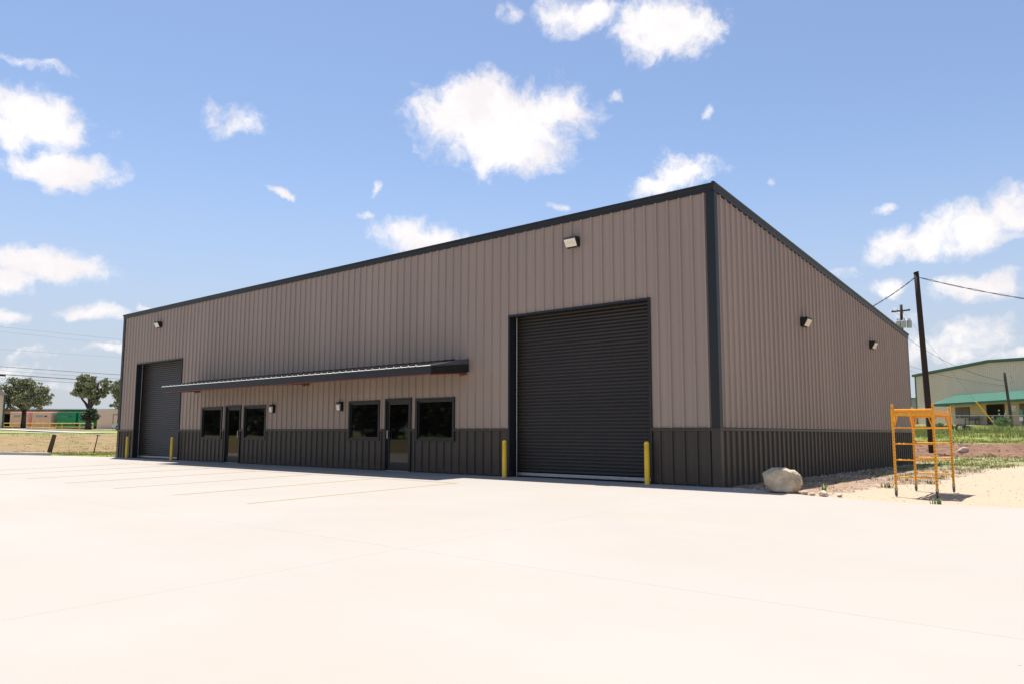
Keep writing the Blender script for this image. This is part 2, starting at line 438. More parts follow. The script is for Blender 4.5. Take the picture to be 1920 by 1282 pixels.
gravel = np.maximum(gravel, (Y < -1.2)*(X > 0.0)*(1-sstep(8.8, 9.8, X)))
leftz = sstep(-29, -31, X)
green = np.maximum(sstep(37, 40, Y + 2.5*N1)*(1-leftz), leftz*np.maximum(1-sstep(-36.5, -39.5, X + 2.5*N1 - 0.15*(Y-4)), sstep(-51, -56, X + 3*N1)))
dry = np.maximum(leftz*sstep(-37, -40, X + 2*N1)*(1-sstep(-51, -56, X + 2*N1)), sstep(54, 60, Y)*sstep(-5, 3, X+4*N1)*0.8)
scrub = sstep(9, 20, Y + 3*N1)*(1-sstep(26, 29, Y))*(X > 0)*(1-gravel)
for nm, arr in (('gravel', gravel), ('green', green), ('dry', dry), ('red', red), ('scrub', scrub)):
    at_ = me.attributes.new(nm, 'FLOAT', 'POINT'); at_.data.foreach_set('value', np.ascontiguousarray(arr, dtype=np.float32).ravel())
gm = bpy.data.materials.new('ground_soil'); gm.use_nodes = True
nt = gm.node_tree; bs = nt.nodes['Principled BSDF']; bs.inputs['Roughness'].default_value = 0.95; bs.inputs['Specular IOR Level'].default_value = 0.15
geo = nt.nodes.new('ShaderNodeNewGeometry')
def gnoise(scale, detail=6, rough=0.65):
    n = nt.nodes.new('ShaderNodeTexNoise'); n.inputs['Scale'].default_value = scale; n.inputs['Detail'].default_value = detail; n.inputs['Roughness'].default_value = rough
    nt.links.new(geo.outputs['Position'], n.inputs['Vector']); return n.outputs['Fac']
def gramp(fac, c1, c2, lo=0.3, hi=0.7):
    mr = nt.nodes.new('ShaderNodeMapRange'); mr.inputs['From Min'].default_value = lo; mr.inputs['From Max'].default_value = hi
    nt.links.new(fac, mr.inputs['Value'])
    mx = nt.nodes.new('ShaderNodeMix'); mx.data_type = 'RGBA'; mx.inputs['A'].default_value = c1+(1,); mx.inputs['B'].default_value = c2+(1,)
    nt.links.new(mr.outputs[0], mx.inputs['Factor']); return mx.outputs['Result']
def gmix(fac, a, b):
    mx = nt.nodes.new('ShaderNodeMix'); mx.data_type = 'RGBA'
    nt.links.new(fac, mx.inputs['Factor']); nt.links.new(a, mx.inputs['A']); nt.links.new(b, mx.inputs['B']); return mx.outputs['Result']
def gattr(nm, noise_fac, amt=0.8):
    a = nt.nodes.new('ShaderNodeAttribute'); a.attribute_name = nm
    s = nt.nodes.new('ShaderNodeMath'); s.operation = 'SUBTRACT'; nt.links.new(noise_fac, s.inputs[0]); s.inputs[1].default_value = 0.5
    m2 = nt.nodes.new('ShaderNodeMath'); m2.operation = 'MULTIPLY_ADD'; nt.links.new(s.outputs[0], m2.inputs[0]); m2.inputs[1].default_value = amt; nt.links.new(a.outputs['Fac'], m2.inputs[2])
    mr = nt.nodes.new('ShaderNodeMapRange'); mr.interpolation_type = 'SMOOTHSTEP'; mr.inputs['From Min'].default_value = 0.3; mr.inputs['From Max'].default_value = 0.7
    nt.links.new(m2.outputs[0], mr.inputs['Value']); return mr.outputs[0]
fine, midn, big = gnoise(22), gnoise(3.2), gnoise(0.5)
c = gramp(midn, (0.23, 0.15, 0.10), (0.42, 0.305, 0.22))
c = gmix(gattr('scrub', midn, 1.2), c, gramp(gnoise(5), (0.16, 0.19, 0.06), (0.44, 0.36, 0.22)))
c = gmix(gattr('gravel', fine, 0.9), c, gramp(fine, (0.37, 0.295, 0.205), (0.53, 0.435, 0.325)))
c = gmix(gattr('red', midn), c, gramp(gnoise(1.5), (0.12, 0.066, 0.042), (0.27, 0.16, 0.105)))
c = gmix(gattr('green', midn), c, gramp(gnoise(2.2), (0.15, 0.19, 0.045), (0.32, 0.31, 0.10)))
c = gmix(gattr('dry', gnoise(0.9), 0.9), c, gramp(gnoise(1.1), (0.19, 0.165, 0.06), (0.33, 0.215, 0.13)))
nt.links.new(c, bs.inputs['Base Color'])
bp = nt.nodes.new('ShaderNodeBump'); bp.inputs['Strength'].default_value = 0.7; bp.inputs['Distance'].default_value = 0.03
nt.links.new(gnoise(16, 8, 0.7), bp.inputs['Height']); nt.links.new(bp.outputs[0], bs.inputs['Normal'])
me.materials.append(gm)
tag(place('ground', me), kind='structure')

# ------------------------------------------------------------------ concrete pad, cast in sections
cm = bpy.data.materials.new('concrete'); cm.use_nodes = True
nt = cm.node_tree; bs = nt.nodes['Principled BSDF']; bs.inputs['Roughness'].default_value = 0.8; bs.inputs['Specular IOR Level'].default_value = 0.3
geo = nt.nodes.new('ShaderNodeNewGeometry')
mpn = nt.nodes.new('ShaderNodeMapping'); mpn.inputs['Scale'].default_value = (0.35, 0.8, 1); mpn.inputs['Rotation'].default_value = (0, 0, 0.3)
nt.links.new(geo.outputs['Position'], mpn.inputs['Vector'])
st = nt.nodes.new('ShaderNodeTexNoise'); st.inputs['Scale'].default_value = 0.7; st.inputs['Detail'].default_value = 7; st.inputs['Roughness'].default_value = 0.6
nt.links.new(mpn.outputs[0], st.inputs['Vector'])
c = gramp(st.outputs['Fac'], (0.398, 0.364, 0.325), (0.40, 0.335, 0.270), 0.42, 0.78)
c2n = gramp(gnoise(0.23, 4), (0.365, 0.334, 0.302), (0.405, 0.372, 0.337), 0.35, 0.65)
mx = nt.nodes.new('ShaderNodeMix'); mx.data_type = 'RGBA'; mx.inputs['Factor'].default_value = 0.5
nt.links.new(c, mx.inputs['A']); nt.links.new(c2n, mx.inputs['B']); c = mx.outputs['Result']
# small dark specks of grit
vor = nt.nodes.new('ShaderNodeTexVoronoi'); vor.inputs['Scale'].default_value = 1.6; nt.links.new(geo.outputs['Position'], vor.inputs['Vector'])
mr = nt.nodes.new('ShaderNodeMapRange'); mr.inputs['From Min'].default_value = 0.012; mr.inputs['From Max'].default_value = 0.02; mr.inputs['To Min'].default_value = 0.65; mr.inputs['To Max'].default_value = 0.0
nt.links.new(vor.outputs['Distance'], mr.inputs['Value'])
mx = nt.nodes.new('ShaderNodeMix'); mx.data_type = 'RGBA'; mx.inputs['B'].default_value = (0.12, 0.10, 0.08, 1)
nt.links.new(mr.outputs[0], mx.inputs['Factor']); nt.links.new(c, mx.inputs['A']); c = mx.outputs['Result']
nt.links.new(c, bs.inputs['Base Color'])
bp = nt.nodes.new('ShaderNodeBump'); bp.inputs['Strength'].default_value = 0.25; bp.inputs['Distance'].default_value = 0.004
nt.links.new(gnoise(60, 6, 0.7), bp.inputs['Height']); nt.links.new(bp.outputs[0], bs.inputs['Normal'])
MATS['concrete'] = cm

slab_base = MB().add([(-41.9,-43.9,-0.887),(8.45,-43.9,-0.887),(8.45,-1.5,-0.039),(-41.9,-2.5,-0.059)], [(0,1,2,3)])
slab_root = tag(slab_base.build('concrete_pad', 'concrete'), kind='structure')
JX = [-42, -35.6, -26.6, -17.6, -8.6, 0.4, 8.5]  # right end, unseen, is kept short for less bounced light on the side wall
JY = [-44, -32, -18.6, -9.42, None]
G = 0.0013
for i in range(len(JX)-1):
    x0, x1 = JX[i]+G, JX[i+1]-G
    for j in range(len(JY)-1):
        y0 = JY[j]+G
        if JY[j+1] is not None:
            top = [(x1, JY[j+1]-G), (x0, JY[j+1]-G)]
        else:
            mid = [(px, py) for px, py in EDGE if x0 < px < x1]
            top = [(x1, float(slab_back(x1)))] + mid[::-1] + [(x0, float(slab_back(x0)))]
            if x0 < -36: top = [(x1, -0.95), (x0, -2.2)]
        poly = [(x0, y0), (x1, y0)] + top
        n = len(poly)
        vs_ = [(px, py, SLOPE*py) for px, py in poly] + [(px, py, SLOPE*py-0.11) for px, py in poly]
        fs_ = [tuple(range(n)), tuple(reversed(range(n, 2*n)))] + [(k, k+n, (k+1) % n+n, (k+1) % n) for k in range(n)]
        MB().add(vs_, fs_).build('slab_section', 'concrete', slab_root)

# painted parking lines
def stripe(x0, x1, y0, y1, label):
    mb = MB()
    zz = 0.004
    mb.add([(x0,y0,SLOPE*y0+zz),(x1,y0,SLOPE*y0+zz),(x1,y1,SLOPE*y1+zz),(x0,y1,SLOPE*y1+zz)], [(0,1,2,3)])
    return mb.build('parking_line', 'stripe_yellow', slab_root)
for k in range(7):
    xc = -5.72 - 2.88*k
    stripe(xc-0.05, xc+0.05, -7.75, -2.32, '')
stripe(-5.77-2.88*6, -5.67, -2.31, -2.21, '')

# ------------------------------------------------------------------ the metal building
L_, D_, HF, HB = 30.086, 17.454, 6.564, 4.950
RAKE = (HF-HB)/D_
WZ = 1.27
PITCH = 0.3039
bld = thing('metal_building', 'long brown metal building with charcoal wainscot, roll-up doors and single-slope roof', 'building', (0, 0, 0))
def profile(u0, u1, ref):
    """rib profile between u0 and u1: list of (u, outward)"""
    pts = [(u0, None), (u1, None)]
    key = []
    k0 = int(math.floor((u0-ref)/PITCH))-1
    k1 = int(math.ceil((u1-ref)/PITCH))+1
    for k in range(k0, k1+1):
        c = ref + k*PITCH
        key += [(c-0.037, 0), (c-0.021, 0.038), (c+0.021, 0.038), (c+0.037, 0)]
        for s in (-0.055, 0.055):
            mcen = c + PITCH/2 + s
            key += [(mcen-0.014, 0), (mcen-0.006, 0.0035), (mcen+0.006, 0.0035), (mcen+0.014, 0)]
    key.sort()
    ku = [a for a, b in key]; kv = [b for a, b in key]
    res = [(u0, float(np.interp(u0, ku, kv)))] + [(a, b) for a, b in key if u0 < a < u1] + [(u1, float(np.interp(u1, ku, kv)))]
    return res
def add_strip(mb, u0, u1, z0, z1f, ref, axis):
    pr = profile(u0, u1, ref); vs_, fs_ = [], []
    for u, o in pr:
        zt = z1f(u) if callable(z1f) else z1f
        if axis == 'x': vs_ += [(u, -o, z0), (u, -o, zt)]
        else: vs_ += [(o, u, z0), (o, u, zt)]
    for k in range(len(pr)-1):
        fs_.append((2*k, 2*k+2, 2*k+3, 2*k+1))
    mb.add(vs_, fs_)
# openings in the front wall: x0, x1, z0, z1
RD = (-5.97, -1.63, 0, 4.30); LD = (-28.46, -24.13, 0, 4.30)
WINS = [(-22.28, -20.69, 0.91, 2.17), (-19.12, -17.60, 0.91, 2.17), (-12.78, -11.22, 0.92, 2.17), (-9.59, -7.98, 0.92, 2.17)]
DOORS = [(-20.45, -19.33, 0, 2.20), (-10.98, -9.79, 0, 2.20)]
OPEN = [RD, LD] + WINS + DOORS
def wall_pieces(u0, u1, z0, z1):
    """rectangles of wall left between openings"""
    cuts = sorted(set([u0, u1] + [c for o in OPEN for c in (o[0], o[1]) if u0 < c < u1]))
    out = []
    for a, b in zip(cuts[:-1], cuts[1:]):
        mid = (a+b)/2; zz = [(z0, z1)]
        for o in OPEN:
            if o[0] < mid < o[1]:
                nz_ = []
                for p, q in zz:
                    if o[2] > p: nz_.append((p, min(q, o[2])))
                    if o[3] < q: nz_.append((max(p, o[3]), q))
                    if o[2] >= q or o[3] <= p: nz_ = nz_ or [(p, q)]
                zz = [(p, q) for p, q in nz_ if q-p > 0.004]
        out += [(a, b, p, q) for p, q in zz]
    return out
RX = -6.0021
edges_x = [-L_] + [RX + PITCH*(k*3) + PITCH/2 for k in range(-27, 8) if -L_+0.3 < RX + PITCH*(k*3) + PITCH/2 < -0.3] + [0.0]
for a, b in zip(edges_x[:-1], edges_x[1:]):
    for z0, z1, mt_, nm in ((0.0, 1.25, 'wainscot_paint', 'wainscot_panel'), (1.25, HF+0.04, 'wall_paint', 'wall_panel')):
        mb = MB()
        for p in wall_pieces(a, b, z0, z1): add_strip(mb, p[0], p[1], p[2], p[3], RX, 'x')
        if mb.v: mb.build(nm, mt_, bld)
RY = 0.3009
edges_y = [0.0] + [RY + PITCH*(k*3) + PITCH/2 for k in range(0, 20) if 0.3 < RY + PITCH*(k*3) + PITCH/2 < D_-0.3] + [D_]
for a, b in zip(edges_y[:-1], edges_y[1:]):
    mb = MB(); add_strip(mb, a, b, -0.06, 1.25, RY, 'y'); mb.build('wainscot_panel', 'wainscot_paint', bld)
    mb = MB(); add_strip(mb, a, b, 1.25, lambda u: HF - RAKE*u + 0.04, RY, 'y'); mb.build('wall_panel', 'wall_paint', bld)
# back and left walls, roof
MB().box(-L_, 0, D_-0.02, D_, -0.1, HB+0.02).build('rear_wall', 'wall_paint', bld)
MB().add([(-L_,0,-0.05),(-L_,D_,-0.05),(-L_,D_,HB+0.02),(-L_,0,HF+0.02)], [(0,1,2,3)]).build('end_wall', 'wall_paint', bld)
rf = MB()
nrib = int(L_/PITCH)
for k in range(nrib):
    x = -L_ + 0.15 + k*PITCH
    rf.extr([(-0.036,0.0),(-0.015,0.03),(0.015,0.03),(0.036,0.0)], (x,-0.02,HF+0.141), (x,D_,HB+0.141), (1,0,0), (0,0,1), cap=False)
rf.extr([(0,0),(L_,0),(L_,0.02),(0,0.02)], (-L_,-0.02,HF+0.12), (-L_,D_,HB+0.12), (1,0,0), (0,0,1))
rf.build('roof', 'galvalume', bld)
# trims
eave = [(0.0, -0.035), (0.048, -0.035), (0.05, 0.07), (0.062, 0.085), (0.085, 0.10), (0.085, 0.145), (0.0, 0.165)]
MB().extr(eave, (-L_-0.05, 0, HF), (0.0, 0, HF), (0,-1,0), (0,0,1)).build('eave_trim', 'trim_paint', bld)
rk = [(0.0, -0.035), (0.05, -0.035), (0.052, 0.07), (0.066, 0.082), (0.088, 0.10), (0.088, 0.14), (0.06, 0.162), (0.0, 0.165)]
MB().extr(rk, (0, -0.085, HF+0.085*RAKE), (0, D_+0.06, HB-0.06*RAKE), (1,0,0), (0,0,1)).build('rake_trim', 'trim_paint', bld)
MB().extr([(0.0,-0.035),(0.09,-0.035),(0.09,0.145),(0,0.165)], (-L_, D_, HB), (0.05, D_, HB), (0,1,0), (0,0,1)).build('eave_trim', 'trim_paint', bld)
# eave trim lap joints
for x in (-3.55-5.2*k for k in range(5)):
    MB().extr([(a+0.0025, b) for a, b in eave], (x, 0, HF), (x+0.06, 0, HF), (0,-1,0), (0,0,1)).build('trim_lap', 'trim_paint', bld)
def corner(x, y, sx, sy, z1, mt_='trim_paint'):
    w, t_ = 0.165, 0.041
    for a, b, mm in ((-0.05, WZ-0.04, 'wainscot_paint'), (WZ-0.04, z1, mt_)):
        mb = MB()
        mb.box(min(x, x-sx*w), max(x, x-sx*w), min(y, y+sy*t_), max(y, y+sy*t_), a, b)
        mb.box(min(x, x+sx*t_), max(x, x+sx*t_), min(y+sy*t_, y-sy*0.11), max(y+sy*t_, y-sy*0.11), a, b)
        mb.build('corner_trim', mm, bld)
corner(0, 0, 1, -1, HF-0.03); corner(-L_, 0, -1, -1, HF-0.03); corner(0, D_, 1, 1, HB-0.03)
# wainscot cap trim, in runs between openings
wt_prof = [(0.0, -0.063), (0.043, -0.063), (0.047, -0.052), (0.047, -0.012), (0.056, 0.0), (0.0, 0.004)]
runs = [(-L_, LD[0]), (LD[1], WINS[0][0]), (WINS[0][1], DOORS[0][0]), (DOORS[0][1], WINS[1][0]), (WINS[1][1], WINS[2][0]), (WINS[2][1], DOORS[1][0]), (DOORS[1][1], WINS[3][0]), (WINS[3][1], RD[0]), (RD[1], 0.0)]
for a, b in runs:
    MB().extr(wt_prof, (a, 0, WZ), (b+(0.05 if b == 0.0 else 0), 0, WZ), (0,-1,0), (0,0,1)).build('wainscot_trim', 'wainscot_paint', bld)
MB().extr(wt_prof, (0, -0.002, WZ+0.001), (0, D_, WZ+0.001), (1,0,0), (0,0,1)).build('wainscot_trim', 'wainscot_paint', bld)
# base angle
for a, b in [(-L_, LD[0]), (LD[1], DOORS[0][0]), (DOORS[0][1], DOORS[1][0]), (DOORS[1][1], RD[0]), (RD[1], 0.0)]:
    MB().box(a, b, -0.028, 0.02, 0.0, 0.035).build('base_trim', 'trim_paint', bld)
# --- roll-up doors
slat_w = RD[1]-RD[0]-0.16
SP = 0.0885
pr = [(0.0, 0.0), (0.016, 0.006), (0.026, 0.020), (0.028, 0.034), (0.024, 0.050), (0.013, 0.066), (0.002, 0.077), (0.0, SP+0.004), (-0.012, SP+0.004), (-0.012, 0.0)]
slat_me = MB().extr(pr, (-slat_w/2, 0, 0), (slat_w/2, 0, 0), (0,-1,0), (0,0,1)).mesh('slat', 'curtain_paint')
for (x0, x1, z0, z1) in (LD, RD):
    fr = MB(); tw = 0.055
    fr.box(x0, x0+tw, -0.045, 0.33, 0, z1).box(x1-tw, x1, -0.045, 0.33, 0, z1).box(x0+tw, x1-tw, -0.045, 0.33, z1-tw, z1)
    door = fr.build('roll_up_door', 'trim_paint', bld)
    xc = (x0+x1)/2
    n_sl = int((z1-tw-0.13)/SP)+1
    for k in range(n_sl):
        place('slat', slat_me, door, (xc, 0.265, 0.13+k*SP))
    for s in (-1, 1):
        gx = xc + s*(slat_w/2 - 0.005)
        g = MB().box(gx-0.03, gx+0.03, 0.235, 0.242, 0.0, z1-tw).box(gx-s*0.03-0.004, gx-s*0.03+0.004, 0.19, 0.2345, 0.0, z1-tw)
        g.build('guide', 'curtain_paint', door)
        MB().box(gx-s*0.032-0.011, gx-s*0.032+0.011, 0.182, 0.1895, 0.0, z1-tw).build('guide_edge', 'transformer_grey', door)
    MB().bbox(xc-slat_w/2+0.04, xc+slat_w/2-0.04, 0.20, 0.262, 0.035, 0.115, 0.006).build('bottom_bar', 'galvanised', door)
    MB().box(xc-slat_w/2+0.04, xc+slat_w/2-0.04, 0.215, 0.25, -0.004, 0.035).build('bottom_seal', 'black_void', door)
    MB().box(x0+tw, x1-tw, 0.30, 0.34, 0.0, z1).build('back_plate', 'black_void', door)
# --- windows
for (x0, x1, z0, z1) in WINS:
    fr = MB(); tw = 0.075
    fr.box(x0, x1, -0.046, 0.06, z1-tw, z1).box(x0, x1, -0.046, 0.06, z0, z0+tw*0.75)
    fr.box(x0, x0+tw, -0.046, 0.06, z0+tw*0.75, z1-tw).box(x1-tw, x1, -0.046, 0.06, z0+tw*0.75, z1-tw)
    w = fr.build('window', 'trim_paint', bld)
    a0, a1, b0, b1 = x0+tw, x1-tw, z0+tw*0.75, z1-tw; fw_ = 0.045
    MB().box(a0, a1, 0.0, 0.05, b1-fw_, b1).box(a0, a1, 0.0, 0.05, b0, b0+fw_).box(a0, a0+fw_, 0.0, 0.05, b0+fw_, b1-fw_).box(a1-fw_, a1, 0.0, 0.05, b0+fw_, b1-fw_).build('sash', 'dark_bronze', w)
    MB().box(a0+fw_-0.01, a1-fw_+0.01, 0.028, 0.036, b0+fw_-0.01, b1-fw_+0.01).build('pane', 'glass_dark', w)
    MB().box(x0-0.01, x1+0.01, -0.06, -0.046, z0-0.015, z0+0.03).build('sill', 'trim_paint', w)
# --- glass doors
for i, (x0, x1, z0, z1) in enumerate(DOORS):
    tw = 0.06
    d = MB().box(x0, x0+tw, -0.046, 0.10, 0, z1-tw).box(x1-tw, x1, -0.046, 0.10, 0, z1-tw).box(x0, x1, -0.046, 0.10, z1-tw, z1).build('glass_door', 'trim_paint', bld)
    f0, f1, ft = x0+tw, x1-tw, z1-tw
    MB().box(f0, f0+0.05, 0.0, 0.09, 0, ft-0.05).box(f1-0.05, f1, 0.0, 0.09, 0, ft-0.05).box(f0, f1, 0.0, 0.09, ft-0.05, ft).build('door_frame', 'dark_bronze', d)
    g0, g1, gt = f0+0.055, f1-0.055, ft-0.055
    MB().box(g0, g0+0.055, 0.02, 0.065, 0.02, gt).box(g1-0.055, g1, 0.02, 0.065, 0.02, gt).box(g0+0.055, g1-0.055, 0.02, 0.065, gt-0.07, gt).box(g0+0.055, g1-0.055, 0.02, 0.065, 0.02, 0.26).build('leaf', 'dark_bronze', d)
    MB().box(g0+0.05, g1-0.05, 0.038, 0.046, 0.25, gt-0.06).build('pane', 'glass_dark', d)
    hx = (g1-0.028) if i == 0 else (g0+0.028)
    MB().tube([(hx,0.02,0.98),(hx,-0.045,0.98),(hx,-0.045,1.22),(hx,0.02,1.22)], 0.013, 8).build('handle', 'steel_handle', d)
    MB().box(f0, f1, -0.02, 0.09, -0.002, 0.018).build('threshold', 'galvanised', d)
# --- awning over the two shopfronts
AX0, AX1, AY = -22.70, -7.43, -1.48
aw = MB().extr([(0,2.725),(0.012,2.725),(0.012,2.925),(0,2.925)], (AX0, AY, 0), (AX1, AY, 0), (0,-1,0), (0,0,1)).build('awning', 'trim_paint', bld)
for x in (AX0, AX1):
    s = -1 if x == AX0 else 1
    MB().add([(x,AY,2.725),(x,-0.035,2.845),(x,-0.035,3.085),(x,AY,2.925),(x-s*0.03,AY,2.725),(x-s*0.03,-0.035,2.845),(x-s*0.03,-0.035,3.085),(x-s*0.03,AY,2.925)],
             [(0,1,2,3),(4,5,6,7),(0,1,5,4),(1,2,6,5),(2,3,7,6),(3,0,4,7)]).build('end_beam', 'lamp_housing', aw)
    MB().add([(x,AY,2.927),(x,-0.035,3.087),(x,-0.035,3.235),(x,AY,2.945),(x-s*0.012,AY,2.927),(x-s*0.012,-0.035,3.087),(x-s*0.012,-0.035,3.235),(x-s*0.012,AY,2.945)],
             [(0,1,2,3),(4,5,6,7),(0,1,5,4),(1,2,6,5),(2,3,7,6),(3,0,4,7)]).build('rake_flashing', 'grey_flashing', aw)
ar = MB()
ar.extr([(0,0),(AX1-AX0-0.03,0),(AX1-AX0-0.03,0.012),(0,0.012)], (AX0+0.015, AY-0.035, 2.930), (AX0+0.015, -0.036, 3.215), (1,0,0), (0,0,1))
ar.build('roof_sheet', 'trim_paint', aw)
n_r = int((AX1-AX0-0.1)/PITCH)
rib_me = MB().extr([(-0.034,0.0),(-0.014,0.032),(0.014,0.032),(0.034,0.0)], (0, AY-0.038, 2.943), (0, -0.036, 3.228), (1,0,0), (0,0,1)).mesh('roof_rib', 'trim_paint')
for k in range(n_r): place('roof_rib', rib_me, aw, (AX0+0.12+k*PITCH, 0, 0))
MB().extr([(-0.004,0.0),(0.016,-0.013),(0.016,-0.017),(-0.004,-0.006)], (AX0, AY-0.034, 2.952), (AX1, AY-0.034, 2.952), (0,-1,0), (0,0,1)).build('drip_edge', 'white_edge', aw)
end_me = MB().add([(-0.036,AY-0.040,2.945),(0.036,AY-0.040,2.945),(0.016,AY-0.040,2.982),(-0.016,AY-0.040,2.982),(-0.034,AY-0.052,2.940),(0.034,AY-0.052,2.940),(0.014,AY-0.050,2.968),(-0.014,AY-0.050,2.968)],
   [(0,1,2,3),(4,5,6,7),(0,1,5,4),(1,2,6,5),(2,3,7,6),(3,0,4,7)]).mesh('rib_end', 'white_edge')
for k in range(n_r): place('rib_end', end_me, aw, (AX0+0.12+k*PITCH, 0, 0))
MB().box(AX0+0.05, AX1-0.04, AY+0.004, AY+0.055, 2.700, 2.90).build('purlin', 'red_primer', aw)
MB().box(AX0+0.05, AX1-0.04, AY+0.70, AY+0.75, 2.78, 2.96).build('purlin', 'red_primer', aw)
for x in (-22.55, -15.06, -7.56):
    MB().add([(x-0.03,AY+0.06,2.70),(x-0.03,-0.035,2.82),(x-0.03,-0.035,3.02),(x-0.03,AY+0.06,2.87),(x+0.03,AY+0.06,2.70),(x+0.03,-0.035,2.82),(x+0.03,-0.035,3.02),(x+0.03,AY+0.06,2.87)],
             [(0,1,2,3),(4,5,6,7),(0,1,5,4),(1,2,6,5),(2,3,7,6),(3,0,4,7)]).build('rafter', 'red_primer', aw)
    MB().box(x-0.07, x+0.07, -0.24, -0.04, 2.775, 2.80).box(x-0.05, x-0.02, -0.2, -0.17, 2.74, 2.775).box(x+0.02, x+0.05, -0.2, -0.17, 2.74, 2.775).build('bracket', 'red_primer', aw)

# ------------------------------------------------------------------ wall lights
def wall_pack(name, label, loc, rotz, w, hh, dep, group):
    t = thing(name, label, 'light', loc, rotz, group)
    # wedge body against the wall (local -y outwards): deep at the top, thin at the bottom
    b = MB().add([(-w/2,0,0),(w/2,0,0),(w/2,0,hh),(-w/2,0,hh),(-w/2,-dep*0.45,0),(w/2,-dep*0.45,0),(w/2,-dep,hh*0.80),(-w/2,-dep,hh*0.80),(w/2,-dep*0.92,hh),(-w/2,-dep*0.92,hh)],
                 [(0,1,2,3),(0,4,5,1),(4,7,6,5),(7,9,8,6),(9,3,2,8),(1,5,6,8,2),(0,3,9,7,4)])
    b.build('housing', 'lamp_housing', t)
    i = 0.012
    def on(u, v, o):   # point on the sloping front face
        y0_, z0_, y1_, z1_ = -dep*0.45, 0.0, -dep, hh*0.80
        nrm = Vector((0, -(z1_-z0_), (y1_-y0_))).normalized()
        if nrm.y > 0: nrm = -nrm
        return (u, y0_+(y1_-y0_)*v + nrm.y*o, z0_+(z1_-z0_)*v + nrm.z*o)
    a = w/2-i
    MB().add([on(-a,0.06,0.0),on(a,0.06,0.0),on(a,0.95,0.0),on(-a,0.95,0.0),on(-a,0.06,0.012),on(a,0.06,0.012),on(a,0.95,0.012),on(-a,0.95,0.012)],
             [(0,1,2,3),(4,5,6,7),(0,1,5,4),(1,2,6,5),(2,3,7,6),(3,0,4,7)]).build('lens', 'lamp_lens', t)
    a2 = a*0.72
    MB().add([on(-a2,0.35,0.0125),on(a2,0.35,0.0125),on(a2,0.66,0.0125),on(-a2,0.66,0.0125),on(-a2,0.35,0.016),on(a2,0.35,0.016),on(a2,0.66,0.016),on(-a2,0.66,0.016)],
             [(0,1,2,3),(4,5,6,7),(0,1,5,4),(1,2,6,5),(2,3,7,6),(3,0,4,7)]).build('led_board', 'lamp_chip', t)
    MB().box(-0.05, 0.05, -0.001, 0.034, hh*0.2, hh*0.8).build('mounting_plate', 'lamp_housing', t)
    return t
WO = -0.034
wall_pack('wall_light', 'black wall light with white lens above the near right roll-up door', (-3.79, WO, 5.83), 0, 0.36, 0.25, 0.20, 'wall lights')
wall_pack('wall_light', 'small wall light high above the far left roll-up door', (-26.35, WO, 5.78), 0, 0.36, 0.25, 0.20, 'wall lights')
wall_pack('wall_light', 'black wall light on the side wall, the nearer of the two there', (0.034, 5.40, 4.05), math.pi/2, 0.36, 0.25, 0.20, 'wall lights')
wall_pack('wall_light', 'black wall light on the side wall, the farther one near the back', (0.034, 12.05, 4.03), math.pi/2, 0.36, 0.25, 0.20, 'wall lights')
def sconce(label, x):
    t = thing('wall_sconce', label, 'light', (x, WO, 1.86), 0, 'wall sconces under the awning')
    MB().bbox(-0.09, 0.09, -0.09, 0.034, 0.0, 0.30, 0.012).build('housing', 'lamp_housing', t)
    MB().add([(-0.075,-0.091,0.015),(0.075,-0.091,0.015),(0.075,-0.091,0.235),(-0.075,-0.091,0.235),(-0.065,-0.125,0.03),(0.065,-0.125,0.03),(0.065,-0.145,0.20),(-0.065,-0.145,0.20)],
             [(0,1,2,3),(4,5,6,7),(0,1,5,4),(1,2,6,5),(2,3,7,6),(3,0,4,7)]).build('lens', 'lamp_lens', t)
    MB().bbox(-0.09, 0.09, -0.15, -0.0905, 0.245, 0.295, 0.008).build('visor', 'lamp_housing', t)
sconce('upright white-lensed sconce right of the far shopfront window', -17.12)
sconce('upright white-lensed sconce left of the nearer shopfront window', -13.18)

# ------------------------------------------------------------------ bollards
def bollard(label, x, y):
    z = SLOPE*y
    prof = [(0.0605, -0.05), (0.0605, 0.905), (0.056, 0.935), (0.043, 0.957), (0.022, 0.969), (0.0, 0.972)]
    t = thing('bollard', label, 'bollard', (x, y, z), 0, 'yellow bollards at the roll-up doors')
    MB().lathe(prof[:2], 20).build('pipe', 'bollard_yellow', t, smooth=True)
    MB().lathe(prof[1:], 20).build('cap', 'bollard_yellow', t, smooth=True)
    MB().lathe([(0.0, -0.02), (0.072, -0.02), (0.072, 0.006), (0.0605, 0.010)], 20).build('collar', 'kerb_concrete', t)
bollard('yellow bollard left of the far roll-up door', -28.56, -0.22)
bollard('yellow bollard right of the far roll-up door', -24.30, -0.22)
bollard('yellow bollard left of the near roll-up door', -5.92, -0.24)
bollard('yellow bollard right of the near roll-up door', -1.66, -0.24)
